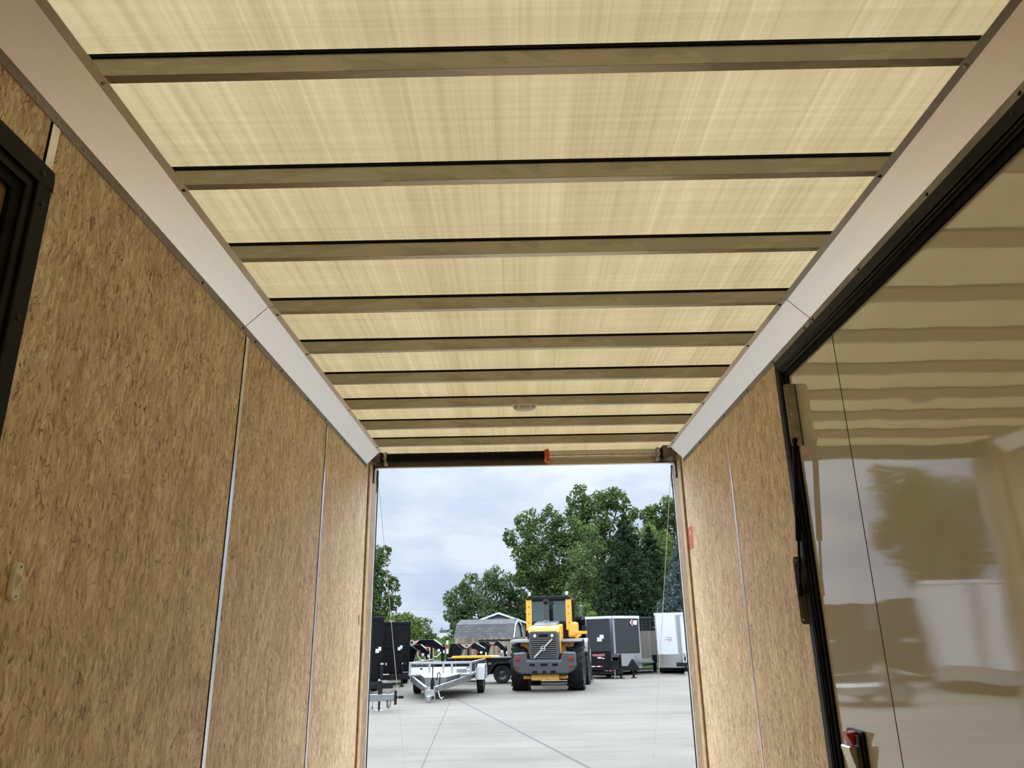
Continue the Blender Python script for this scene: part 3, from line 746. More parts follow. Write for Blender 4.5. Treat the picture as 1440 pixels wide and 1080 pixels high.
# grille housing
g = MB().prism([(-.50, .95), (.50, .95), (.54, 1.12), (.53, 1.78), (.47, 1.86), (-.47, 1.86), (-.53, 1.78), (-.54, 1.12)], 'y', -1.36, -.85)
GR = g.build('grille', GREY, L, .025)
m = MB().box(-.44, .43, -1.372, -1.34, 1.03, 1.615); gb = m.build('grille_opening', RUBBER, GR)
m = MB()
for i in range(9):
    z = 1.055 + i * .064
    m.prism([(-1.384, z), (-1.368, z + .030), (-1.360, z + .030), (-1.374, z - .004)], 'x', -.44, .43)
m.build('slats', GREY, GR)
m = MB().box(-.18, .17, -1.374, -1.345, 1.675, 1.775); m.build('vent', RUBBER, GR, .02)
for sx in (-.315, .315):
    m = MB().box(sx - .085, sx + .085, -1.374, -1.345, 1.665, 1.785); h = m.build('lamp_housing', RUBBER, GR, .02)
    MB().lathe([(0, .001), (0, .052), (.02, .055)], (sx * .90, -1.388, 1.722), 16, 'y').build('rear_lamp', LAMPW, L)
# diagonal bar and ring emblem
em = MB()
em.M = Matrix.Translation((-.02, -1.395, 1.33)) @ Matrix.Rotation(math.radians(-43), 4, 'Y')
em.box(-.415, -.07, -.008, .008, -.026, .026).box(.07, .415, -.008, .008, -.026, .026)
em.M = None
em.lathe([(-.012, .058), (-.012, .082), (.012, .082), (.012, .058)], (-.02, -1.395, 1.33), 24, 'y')
em.box(-.083, .043, -1.405, -1.390, 1.312, 1.348)
tag(em.build('emblem_bar', CHROME, L), 'silver diagonal bar with a ring')
for _o in (GR,):
    _o.scale = (.90, 1, 1)
# hood
hd_ = MB().prism([(-1.34, 1.80), (-1.30, 1.94), (-1.05, 2.02), (.35, 2.10), (.35, 1.15), (-.80, 1.15), (-.84, 1.80)], 'x', -.50, .50)
HOOD = hd_.build('hood', YEL, L, .035)
tag(MB().prism([(-.75, 2.045), (-.62, 2.12), (.33, 2.20), (.33, 2.05)], 'x', -.38, .38).build('hood_top_panel', GREYL, HOOD, .02), 'grey top panel')
m = MB().tube((0, -.25, 2.10), (0, -.25, 2.22), .17, .085, 20).tube((0, -.25, 2.20), (0, -.25, 2.74), .078, .078, 20).tube((0, -.25, 2.74), (0, -.33, 2.86), .078, .095, 20)
EX = m.build('exhaust', GREY, L, smooth=True)
MB().tube((0, -.333, 2.862), (0, -.338, 2.868), .088, .088, 18).tube((0, -.30, 2.80), (0, -.345, 2.866), .082, .090, 18).build('exhaust_mouth', RUBBER, EX)
# side body and tank
for sx in (.67, -.67): tag(MB().box(sx - .23, sx + .23, -.35, .9, 1.15, 1.60).build('side_body', YELD, L, .03), 'worn yellow body side over the rear wheel')
MB().prism([(.50, 2.16), (1.25, 2.16), (1.25, 1.55), (.9, 1.55), (.46, 1.66)], 'x', .66, .98).build('cab_shoulder', YEL, L, .06)
# fenders
def fender(y, nm):
    for sx in (-1, 1):
        P = []
        ri, ro = R_ + .10, R_ + .15
        for i in range(9):
            a = math.radians(28 + i * 15.5); P.append((y + ro * math.cos(a) * 1.05, R_ + ro * math.sin(a)))
        for i in range(8, -1, -1):
            a = math.radians(28 + i * 15.5); P.append((y + ri * math.cos(a) * 1.05, R_ + ri * math.sin(a)))
        MB().prism(P, 'x', sx * .56 if sx > 0 else -1.20, 1.20 if sx > 0 else -.56).build('fender', GREYL, L, .01)
for y in (3.1,): fender(y, 'front')
for sx in (-1, 1):
    x0, x1 = (.50, 1.20) if sx > 0 else (-1.20, -.50)
    MB().prism([(-.70, 1.52), (-.62, 1.60), (.55, 1.62), (.85, 1.30), (.80, 1.27), (.52, 1.555), (-.60, 1.535)], 'x', x0, x1).build('fender', GREYL, L, .015)
# cab
CY0, CY1 = .55, 2.05
m = MB().prism([(-.80, 2.93), (.80, 2.93), (.78, 3.02), (.60, 3.05), (-.60, 3.05), (-.78, 3.02)], 'y', CY0 - .05, CY1 + .1); m.build('cab_roof', BLKM, L, .02)
for sx in (-1, 1):
    m = MB().prism([(CY0 - .06, 1.90), (CY0 + .10, 1.90), (CY0 + .10, 2.94), (CY0 - .02, 2.94)], 'x', sx * .80 - (.20 if sx > 0 else 0), sx * .80 + (.20 if sx < 0 else 0))
    PIL = m.build('rear_pillar', YEL, L, .012)
    for z in (2.15, 2.45, 2.7): MB().tube((sx * .70, CY0 - .065, z), (sx * .70, CY0 - .03, z), .018, .018, 8).build('bolt', DKSTEEL, PIL)
m = MB()
for sx in (-1, 1): m.box(sx * .76 - .05, sx * .76 + .05, CY1 - .1, CY1, 1.6, 2.94).box(sx * .76 - .04, sx * .76 + .04, 1.25, 1.33, 1.6, 2.94)
m.box(-.78, .78, CY0, CY1, 1.45, 1.95).box(-.60, .60, CY0 - .01, CY0 + .05, 1.95, 2.20).box(-.6, .6, CY0, CY0 + .05, 2.87, 2.94)
m.build('cab_frame', BLKM, L, .015)
m = MB().box(-.60, .60, CY0 + .005, CY0 + .02, 2.20, 2.87); m.build('rear_glass', GLASS, L)
MB().box(-.70, .70, CY1 - .06, CY1 - .045, 1.95, 2.93).build('windscreen', GLASS, L)
for sx in (-.762, .762): MB().box(sx - .007, sx + .007, CY0 + .1, CY1 - .1, 1.95, 2.93).build('side_glass', GLASS, L)
m = MB().box(-.28, .28, 1.0, 1.12, 1.9, 2.62).box(-.28, .28, 1.1, 1.55, 1.9, 2.02); m.build('operator_seat', BLKM, L, .04)
for sx in (-.66, .66):
    m = MB().box(sx - .045, sx + .045, CY0 - .12, CY0 - .03, 3.07, 3.19); wl_ = m.build('work_lamp', TAPEW, L, .012)
    MB().box(sx - .012, sx + .012, CY0 - .05, CY0 + .0, 3.0, 3.08).build('lamp_bracket', BLKM, wl_)
m = MB().box(.98, 1.12, 1.60, 1.66, 2.38, 2.75); mi = m.build('mirror', GLASS, L, .02)
MB().path([(.78, 1.7, 2.85), (1.0, 1.66, 2.82), (1.05, 1.64, 2.74)], .015, 8).build('mirror_arm', BLKM, mi)
m = MB().box(.92, 1.32, .35, .45, 1.76, 1.86).prism([(.92, 1.68), (1.12, 1.78), (1.12, 1.70), (.92, 1.60)], 'y', .35, .45); br_ = m.build('lamp_bracket', YEL, L, .01)
MB().box(1.14, 1.30, .33, .46, 1.88, 2.02).build('turn_lamp', BLKM, br_, .01)
# front: arms and bucket
for sx in (-.35, .35): MB().prism([(2.5, 1.5), (3.4, 1.35), (4.5, .55), (4.4, .35), (3.2, 1.0), (2.4, 1.2)], 'x', sx - .1, sx + .1).build('lift_arm', YELD, L, .02)
MB().prism([(4.4, .10), (5.5, .02), (5.5, .06), (4.6, .22), (4.5, .7), (4.7, 1.15), (4.6, 1.2), (4.35, .75)], 'x', -1.2, 1.2).build('bucket', DKSTEEL, L, .01)

# ------------------------------------------------------------------ silver utility trailer, tongue towards us
U = empty('utility_trailer', (-2.36, 26.35, 0), math.radians(-3.5), 'silver open utility trailer with its tongue pointing at us', 'trailer')
for sx in (-1, 1): torus_wheel(U, (sx * 1.04, 0, .335), .335, .22, .19, RIMG, 0)
HW = .965; YF = -1.85
m = MB().box(-HW, HW, YF, 2.3, .60, .66); m.build('deck', GALVD, U)
m = MB().box(-HW, HW, YF - .03, YF + .03, .95, 1.01).box(-HW, HW, YF - .03, YF + .03, .62, .67)
for x in (-HW + .03, -.33, .10, .36, HW - .03): m.box(x - .035, x + .035, YF - .025, YF + .025, .65, .96)
m.build('front_rail', GALV, U, .006)
tag(MB().box(-HW + .03, HW - .03, YF - .012, YF + .006, .66, .86).build('front_panel', WHITEP, U), 'white front panel')
for x0, x1, z0, z1, mt in ((-.62, -.55, .79, .84, BLKM), (.50, .82, .69, .80, GALVD), (.84, .88, .72, .76, EMBR), (.80, .88, .82, .845, BLKM)):
    MB().box(x0, x1, YF - .016, YF - .011, z0, z1).build('decal', mt, U)
m = MB().box(-HW, -HW + .05, YF, 2.3, .94, 1.0).box(HW - .05, HW, YF, 2.3, .94, 1.0)
for y in (-.9, 0, 1.0, 2.2):
    for sx in (-1, 1): m.box(sx * (HW - .025) - .025, sx * (HW - .025) + .025, y - .025, y + .025, .62, .96)
m.build('side_rail', GALV, U)
tag(MB().box(HW - .045, HW - .015, YF + .05, 2.25, .70, .93).box(-HW + .015, -HW + .045, YF + .05, 2.25, .70, .93).build('side_panel', BLKM, U), 'black side panels')
MB().box(-HW, HW, -.03, .03, .32, .38).build('axle', GALVD, U)
for sx in (-.86, .86): MB().box(sx - .04, sx + .04, -1.8, 2.2, .48, .60).build('frame_beam', GALVD, U)
for sx in (-1, 1):
    x0, x1 = (HW, HW + .24) if sx > 0 else (-HW - .24, -HW)
    m = MB().prism([(-.46, .42), (-.40, .80), (-.30, .88), (.30, .88), (.40, .80), (.46, .42), (.43, .42), (.375, .785), (.29, .855), (-.29, .855), (-.375, .785), (-.43, .42)], 'x', x0, x1)
    m.box(x0, x1, -.455, -.44, .42, .82); m.build('fender', WHITEP, U, .01)
    MB().prism([(-1.0, .66), (-.44, .82), (-.42, .50), (-.95, .45)], 'x', (HW if sx > 0 else -HW - .02), (HW + .02 if sx > 0 else -HW)).build('fender_brace', GALV, U)
# A-frame tongue with a tray
for sx in (-1, 1):
    m = MB(); a = Vector((sx * .90, YF + .1, .54)); b = Vector((sx * .12, -3.55, .32)); d = (b - a); 
    n = Vector((-d.y, d.x, 0)).normalized() * .035
    q = [(a + n, .085), (b + n, .075), (b - n, .075), (a - n, .085)]
    vs = [(p.x, p.y, p.z - h) for p, h in q] + [(p.x, p.y, p.z + h) for p, h in q]
    m._add(vs, [(3, 2, 1, 0), (4, 5, 6, 7), (0, 1, 5, 4), (1, 2, 6, 5), (2, 3, 7, 6), (3, 0, 4, 7)])
    ar = m.build('tongue_arm', GALVD, U)
    MB().box(sx * .19 - .035, sx * .19 + .035, -3.50, -3.46, .31, .36).build('marker_lamp', REDL, U, .006)
m = MB(); m._add([(-.62, YF, .66), (.62, YF, .66), (.30, -2.75, .60), (-.30, -2.75, .60), (-.62, YF, .40), (.62, YF, .40), (.30, -2.75, .36), (-.30, -2.75, .36)], [(0, 1, 2, 3), (7, 6, 5, 4), (0, 4, 5, 1), (1, 5, 6, 2), (2, 6, 7, 3), (3, 7, 4, 0)])
bx = m.build('tongue_box', GALVD, U, .008)
tag(MB()._add([(-.64, YF, .668), (.64, YF, .668), (.31, -2.77, .606), (-.31, -2.77, .606), (-.64, YF, .676), (.64, YF, .676), (.31, -2.77, .614), (-.31, -2.77, .614)], [(3, 2, 1, 0), (4, 5, 6, 7), (0, 1, 5, 4), (1, 2, 6, 5), (2, 3, 7, 6), (3, 0, 4, 7)]).build('box_lid', WHITEP, bx), 'white lid')
for sx in (-1, 1):
    m = MB()
    for i in range(6):
        z = .42 + i * .035
        m._add([(sx * .60, YF - .08, z), (sx * .335, -2.68, z), (sx * .345, -2.685, z + .008), (sx * .61, YF - .085, z + .008)], [(0, 1, 2, 3)])
    m.build('louvre', DKSTEEL, bx)
m = MB()
for sx in (-1, 1): m.prism([(-3.62, .06), (-3.50, .06), (-3.46, .40), (-3.62, .40)], 'x', sx * .13 - .012, sx * .13 + .012)
m.box(-.13, .13, -3.60, -3.57, .15, .32).box(-.06, .06, -3.86, -3.52, .09, .16); m.tube((0, -3.84, .05), (0, -3.84, .17), .06, .06, 14)
m.build('coupler', GALV, U, .006)
tag(MB().tube((0.02, -3.30, .30), (0.02, -3.30, .62), .042, .042, 14).tube((0.02, -3.30, .6), (.02, -3.30, 1.0), .018, .018, 10).box(-.03, .07, -3.36, -3.25, .24, .56).tube((0.02, -3.3, .06), (0.02, -3.3, .3), .03, .03, 10).build('jack', BLKM, U, .004), 'black tongue jack')
MB().path([(.12, -3.2, .55), (.15, -3.2, .74), (.19, -3.2, .76), (.22, -3.2, .70), (.20, -3.2, .48), (.17, -3.25, .36)], .018, 8).build('cable_loop', BLKM, U)
MB().path([(.22, -3.52, .28), (.27, -3.54, .12), (.33, -3.55, .08), (.37, -3.55, .13)], .014, 6).build('safety_hook', GALV, U)

# ------------------------------------------------------------------ checker-plate tongue reaching in at the left
C_ = empty('checkerplate_trailer', (-3.15, 20.2, 0), 0, 'silver checker-plate trailer tongue with a jack reaching in from the left jamb', 'trailer')
m = MB().box(-2.3, -.02, -.06, .06, .225, .385); m.build('tongue', GALVD, C_, .004)
m = MB().box(-.02, .03, -.07, .07, .14, .47); CP = m.build('hitch_plate', BLKM, C_, .006)
MB().box(.03, .16, -.045, .045, .30, .345).tube((.16, 0, .30), (.16, 0, .345), .05, .05, 12).box(.03, .20, -.03, .03, .28, .31).build('coupler', BLKM, CP, .004)
m = MB().tube((-.40, 0, .02), (-.40, 0, .24), .028, .028, 12).tube((-.40, 0, .385), (-.40, 0, .70), .045, .045, 14); JK = m.build('jack', BLKM, C_, smooth=True)
MB().box(-.50, -.29, -.09, .09, 0, .014).build('jack_foot', GALVD, JK)
MB().box(-.38, -.20, -.02, .02, .68, .705).tube((-.42, 0, .70), (-.42, 0, .74), .035, .03, 10).build('jack_handle', CHROME, JK)
m = MB().tube((-.56, -.04, .05), (-.56, -.04, .12), .016, .012, 8).tube((-.56, -.04, .12), (-.56, -.04, .23), .005, .005, 6); m.build('plug', BLKM, C_)
m = MB().path([(-.20, -.065, .26), (-.19, -.075, .10), (-.16, -.075, .07), (-.12, -.075, .10), (-.10, -.065, .26)], .014, 6).path([(-.17, -.07, .25), (-.16, -.08, .12), (-.145, -.08, .06)], .012, 6); m.build('safety_chain', DKSTEEL, C_)
MB().path([(-.34, -.05, .39), (-.28, -.06, .45), (-.18, -.05, .40), (-.06, -.05, .46), (0, -.05, .5)], .008, 6).build('wiring', BLKM, C_)
MB().box(-4.3, -2.3, -.75, .75, .25, .42).build('deck', GALVD, C_)
for y in (-.85, .85): torus_wheel(C_, (-3.6, y, .33), .33, .2, .19, RIMG, 0).rotation_euler = (0, 0, math.pi / 2)

# ------------------------------------------------------------------ black dump trailers at the left
def dump(name, loc, rz, w, h0, h1, ln, label, group, tagx):
    D = empty(name, loc, rz, label, 'trailer', group)
    m = MB().box(-w / 2, w / 2, 0, ln, h0, h1); m.build('box', BLK, D, .01)
    m = MB().box(-w / 2 - .05, w / 2 + .05, -.05, .03, h1 - .10, h1).box(-w / 2 - .05, -w / 2 + .02, -.04, ln, h1 - .10, h1).box(w / 2 - .02, w / 2 + .05, -.04, ln, h1 - .10, h1)
    m.build('top_rail', BLK, D, .008)
    m = MB()
    for x in (-w / 2 + .03, -w / 6, w / 6, w / 2 - .03): m.box(x - .03, x + .03, -.05, .0, h0, h1 - .1)
    m.box(-w / 2, w / 2, -.045, 0, (h0 + h1) / 2 - .03, (h0 + h1) / 2 + .03)
    for i in range(5): m.box(w / 2, w / 2 + .05, .3 + i * (ln - .5) / 4.4, .36 + i * (ln - .5) / 4.4, h0, h1 - .1)
    m.build('ribs', BLK, D, .005)
    m = MB().box(-w / 2 + .1, w / 2 - .1, -.1, ln, h0 - .16, h0 - .02).box(-.5, .5, -.55, 0, h0 - .22, h0 - .08); m.build('frame', BLKM, D)
    for sx in (-1, 1):
        for yy in (ln * .55, ln * .55 + .85): torus_wheel(D, (sx * (w / 2 - .08), yy, .36), .36, .22, .2, RIMB, 0)
    tg = MB().box(tagx - .07, tagx + .04, -.064, -.052, 1.28, 1.40).box(tagx + .02, tagx + .11, -.066, -.054, 1.34, 1.46); tg.build('paper_tag', PAPER, D)
    return D
d1 = dump('dump_trailer', (-5.52, 25.8, 0), math.radians(13), 2.0, .45, 2.40, 4.2, 'black high-sided dump trailer nearest the left jamb, the taller one', 'black dump trailers at the left', .86)
d2_ = dump('dump_trailer', (-5.42, 31.4, 0), math.radians(10.5), 2.0, .45, 2.36, 2.2, 'black high-sided dump trailer, right of the taller one', 'black dump trailers at the left', .62)
D2 = d2_
for D, x, z in ((d1, .95, .95), (d2_, .70, .80)):
    m = MB().box(x - .55, x + .35, -1.35, -1.25, .26, .42).tube((x, -1.3, .05), (x, -1.3, z), .04, .04, 12); t = m.build('tongue', BLKM, D, .006)
    MB().tube((x, -1.3, z), (x, -1.3, z + .05), .055, .05, 12).box(x, x + .22, -1.32, -1.28, z - .30, z - .27).tube((x + .12, -1.33, z - .02), (x + .12, -1.33, z + .05), .025, .025, 8).build('jack_handle', CHROME, t)
    MB().box(x - .08, x + .08, -1.38, -1.22, 0, .05).build('jack_foot', BLKM, t)
    MB().box(x - .5, x - .3, -1.3, 0, .28, .40).build('tongue_beam', BLKM, t)

dump('dump_trailer', (-9.9, 29.6, 0), math.radians(14), 2.0, .45, 2.7, 4.2, 'black dump trailer further left in the row, seen reflected in the pale side door', 'black dump trailers at the left', .6)
dump('dump_trailer', (-12.6, 29.2, 0), math.radians(16), 2.0, .45, 2.8, 4.2, 'leftmost black dump trailer of the row, seen reflected in the pale side door', 'black dump trailers at the left', .5)

# ------------------------------------------------------------------ gooseneck trailers
def wings(parent, x, y, z, s):
    P = [(-1.0, .30), (-.62, .20), (-.28, .16), (-.14, .26), (.14, .26), (.28, .16), (.62, .20), (1.0, .30), (.66, -.05), (.36, -.26), (.10, -.36), (0, -.44), (-.10, -.36), (-.36, -.26), (-.66, -.05)]
    o = MB().prism([(x + s * a * 1.09, z + s * b * 1.12) for a, b in P], 'y', y - .006, y).build('emblem', EMBR, parent)
    tag(o, 'red winged emblem')
    w_ = MB().prism([(x + s * a * 1.0, z + s * b * 1.0) for a, b in P], 'y', y - .010, y - .006).build('wing', EMBW, o)
    MB().lathe([(y - .016, .01), (y - .016, s * .17), (y - .008, s * .17)], (x, 0, z - s * .02), 16, 'y').build('badge', BLKM, o)
def goose(loc, x0, x1, x2, zt, zb, z2, post, label, legx, emb, hose=None, dk=1.6):
    G = empty('gooseneck_trailer', loc, 0, label, 'trailer', 'black gooseneck trailers')
    m = MB().prism([(x0, zb), (x1 - .08, zb), (x2 - .16, z2 - .26), (x2, z2 - .20), (x2, z2), (x2 - .06, z2 + .02), (x1, zt), (x0, zt)], 'y', -.13, .13); m.build('neck', BLK, G, .012)
    m = MB().prism([(x0 - .45, .45), (x0 + .05, .45), (x0 + .32, zb + .02), (x0, zt), (x0 - .25, zt)], 'y', -.55, .55); m.build('riser', BLK, G, .01)
    MB().box(x0 - .1 - dk, x0 - .1, -.92, .92, .46, .70).build('deck', BLKM, G)
    m = MB().tube((x2 - .09, 0, post), (x2 - .09, 0, z2 + .10), .075, .075, 16).box(x2 - .20, x2 + .02, -.10, .10, post - .10, post + .05); cp = m.build('coupler', BLKM, G, .008)
    MB().box(x2 - .06, x2 + .0, -.15, -.128, z2 - .28, z2 - .16).tube((x2 - .26, -.14, z2 - .16), (x2 - .26, -.132, z2 - .16), .06, .06, 12).build('label_plate', PAPER, cp)
    m = MB()
    m._add([(x1 - .01, -.12, zt + .006), (x2 - .07, -.12, z2 + .028), (x2 - .07, .12, z2 + .032), (x1 - .01, .12, zt + .010), (x1 - .02, -.134, zt - .012), (x2 - .08, -.134, z2 + .008)], [(0, 1, 2, 3), (0, 4, 5, 1)])
    m.build('white_edge', TAPEW, G)
    for lx in legx:
        m = MB().box(lx - .055, lx + .055, -.60, -.49, .14, zb + .02).box(lx - .04, lx + .04, -.585, -.505, 0.02, .14).box(lx - .11, lx + .11, -.65, -.44, 0, .03); m.build('landing_leg', BLKM, G)
    mid = (x1 + x0) / 2
    MB().box(x1 - .42, x1 - .22, -.14, -.13, zb + .015, zb + .075).build('red_reflector', REDL, G); MB().box(x2 - .50, x2 - .36, -.14, -.13, z2 - .19, z2 - .13).build('red_reflector', REDL, G)
    if emb: wings(G, emb[0], -.132, emb[1], emb[2])
    if hose: MB().path(hose, .025, 8).build('air_hose', HOSE, G)
    for xx in ((x0 - 1.2,) if dk > 1 else ()):
        for sy in (-.9, .9): torus_wheel(G, (xx, sy, .36), .36, .2, .2, RIMB, 0).rotation_euler = (0, 0, math.pi / 2)
    return G
GA = goose((0, 36.2, 0), -5.20, -3.95, -3.46, 1.67, 1.33, 1.36, .62, 'black gooseneck trailer with the highest neck, nearest the dump trailers', (-4.0, ), (-4.95, 1.56, .34), [(-4.15, -.2, 1.10), (-4.0, -.25, .95), (-3.8, -.25, .92), (-3.6, -.2, 1.12)])
GA2 = goose((0, 34.95, 0), -4.80, -4.36, -4.02, 1.46, 1.235, 1.21, .75, 'low short-necked black gooseneck trailer in front of the highest neck', (), None, [(-4.54, -.2, 1.27), (-4.50, -.25, 1.02), (-4.40, -.25, .85), (-4.23, -.2, .81)], .15)
GB = goose((0, 38.5, 0), -3.11, -2.13, -1.65, 1.47, 1.20, 1.20, .91, 'black gooseneck trailer with a winged emblem above the yellow-edged board', (-2.5, ), (-2.62, 1.37, .30))
GC = goose((0, 41.0, 0), -1.86, -1.12, -.70, 1.54, 1.31, 1.19, .75, 'black gooseneck trailer beside the loader, partly behind its fender', (-1.81,), (-1.47, 1.45, .18))
MB().box(-2.2, -.5, .4, .8, 1.52, 1.62).box(-2.15, -2.05, .4, .8, .6, 1.55).build('headache_rack', BLKM, GC)
tag(MB().box(-.22, .20, -.03, .03, 0, 1.42).build('timber_board', PLY, None, .004, loc=(-4.28, 37.3, 0)), 'pale upright timber board standing between the gooseneck necks', 'board')
# marker pole between the goosenecks
mp = empty('marker_pole', (-3.33, 36.0, 0), 0, 'black pole with a red and white reflective band between the gooseneck trailers', 'pole')
MB().tube((0, 0, 0), (0, 0, 1.66), .045, .045, 12).build('post', BLKM, mp)
for z0, z1, mt in ((1.05, 1.26, TAPEW), (1.26, 1.44, TAPER), (1.44, 1.62, TAPEW)): MB().tube((0, 0, z0), (0, 0, z1), .05, .05, 12).build('band', mt, mp)

# ------------------------------------------------------------------ black flat-topped trailer with flared fender, sheets on top
J = empty('flatbed_trailer', (-.74, 31.2, 0), 0, 'black low flat-topped trailer with a flared fender, beside the loader', 'trailer')
m = MB().prism([(-.78, .42), (-.78, .90), (.60, .92), (.60, .40), (.42, .40), (.36, .62), (.22, .74), (-.22, .74), (-.40, .62), (-.46, .42)], 'y', 0, 1.5); m.build('body', BLK, J, .01)
m = MB().box(-2.15, .62, -.06, 1.6, .90, .955); m.build('flat_top', BLKM, J, .006)
MB().box(-.76, .58, .30, 1.2, .34, .90).build('wheel_well', BLKM, J)
m = MB().prism([(-.62, .30), (-.36, .72), (-.24, .80), (.34, .80), (.46, .72), (.52, .42), (.44, .42), (.38, .66), (.30, .72), (-.20, .72), (-.30, .66), (-.54, .30)], 'y', -.10, .10); m.build('fender_flare', BLKM, J, .015)
for y in (.10, 1.35): torus_wheel(J, (0, y, .345), .345, .24, .19, RIMB, 0).rotation_euler = (0, 0, math.pi / 2)
MB().box(-.95, -.90, .3, .36, 0, .9).build('support_leg', GALVD, J); MB().box(-1.9, -1.84, .7, .76, 0, .9).build('support_leg', GALVD, J)
for q_ in ((-.55, -.42, .70, .78), (.25, .45, .82, .86), (-.7, -.6, .80, .83)): MB().box(q_[0], q_[1], -.01, 0, q_[2], q_[3]).build('body_plate', GREYL, J)
yb = empty('yellow_board', (-2.0, 31.16, .957), 0, 'long yellow painted board lying along the flat black trailer top', 'board')
MB().prism([(-.74, 0), (.86, 0), (.86, .085), (-.68, .075)], 'y', -.05, .25).build('plank', BOARDY, yb, .004)
p_ = tag(MB().box(-.55, .62, -.6, .6, 0, .045).build('plywood_sheet', PLY, None, 0, loc=(-1.50, 32.16, .957)), 'pale plywood sheet lying behind the yellow board', 'plywood'); p_.rotation_euler = (0, 0, .12)

# ------------------------------------------------------------------ barn, house, fences
BN = empty('barn', (-2.02, 51.0, 0), math.radians(-11), 'grey-shingled gambrel barn behind the board fence', 'barn')
hw, hd2 = 1.86, 1.55
prof = [(-hd2, 0), (hd2, 0), (hd2, 1.78), (hd2 * .62, 2.52), (0, 2.80), (-hd2 * .62, 2.52), (-hd2, 1.78)]
MB().prism(prof, 'x', -hw + .04, hw - .04).build('walls', BARNW, BN)
m = MB()
q = [(-hd2 - .10, 1.66), (-hd2 * .64, 2.55), (0, 2.86), (hd2 * .64, 2.55), (hd2 + .10, 1.66)]
q2 = [(a, b - .06) for a, b in q][::-1]
m.prism(q + q2, 'x', -hw - .06, hw + .06); m.build('roof', SHING, BN)
m = MB(); q2 = [(a * .97, b - .14) for a, b in q][::-1]; m.prism([(a, b - .01) for a, b in q] + q2, 'x', hw + .05, hw + .10); m.build('gable_trim', WHITEP, BN)
HS = empty('house', (-1.6, 57.5, 0), math.radians(3), 'house gable with white trim rising behind the barn', 'house')
zA, zE, hx = 3.32, 2.68, 1.95
MB().prism([(-hx, 0), (hx, 0), (hx, zE), (0, zA), (-hx, zE)], 'y', 0, 5).build('walls', HOUSEW, HS)
MB().prism([(-hx - .35, zE - .10), (0, zA + .04), (hx + .35, zE - .10), (hx + .35, zE + .02), (0, zA + .18), (-hx - .35, zE + .02)], 'y', -.3, 5.3).build('roof', SHING, HS)
MB().prism([(-hx - .35, zE - .12), (0, zA + .03), (hx + .35, zE - .12), (hx + .35, zE + .01), (0, zA + .17), (-hx - .35, zE + .01)], 'y', -.36, -.30).build('fascia', WHITEP, HS)
MB().box(-.35, .35, -.03, 0, 2.75, 3.1).build('gable_vent', BARNW, HS)
MB().box(-hx - .1, -hx + .4, 1.0, 1.5, 2.5, 3.0).build('chimney', BARNW, HS)
def fence(name, x0, x1, y, zt, zb, mat, label, zvar):
    F = empty(name, (0, y, 0), 0, label, 'fence')
    rnd = random.Random(5); x = x0; m = MB()
    while x < x1:
        w_ = .135; m.box(x, x + w_, rnd.uniform(-.01, .0), .02, zb, zt + rnd.uniform(-zvar, zvar)); x += .143
    m.build('boards', mat, F)
    m = MB().box(x0, x1, .02, .06, zb + .3, zb + .4).box(x0, x1, .02, .06, zt - .4, zt - .3); m.build('rail', mat, F)
    x = x0
    while x < x1: MB().box(x, x + .1, .06, .16, 0, zt - .05).build('post', mat, F); x += 2.4
    return F
fence('board_fence', -4.05, 1.4, 48.5, 1.72, .3, FENCEM, 'weathered upright-board fence in front of the barn', .02)
fence('board_fence', 5.0, 14.0, 44.6, 1.93, .35, FENCEG, 'grey board fence right of the charcoal trailer', .006)
DK = empty('dark_trailer', (6.55, 47.5, 0), 0, 'dark green-grey trailer top showing above the right-hand fence', 'trailer')
MB().box(-.5, 1.35, 0, 2.4, .5, 2.72).build('body', BLKM, DK, .02)
m = MB()
for i in range(8): m.box(-.4 + i * .23, -.36 + i * .23, -.03, 0, .6, 2.66)
m.build('ribs', CHAR, DK)
MB().box(-.52, 1.37, -.05, 2.45, 2.68, 2.76).build('top_rail', GREY, DK)
for sx in (-.2, 1.0): torus_wheel(DK, (sx, .6, .38), .38, .24, .2, RIMB, 0)

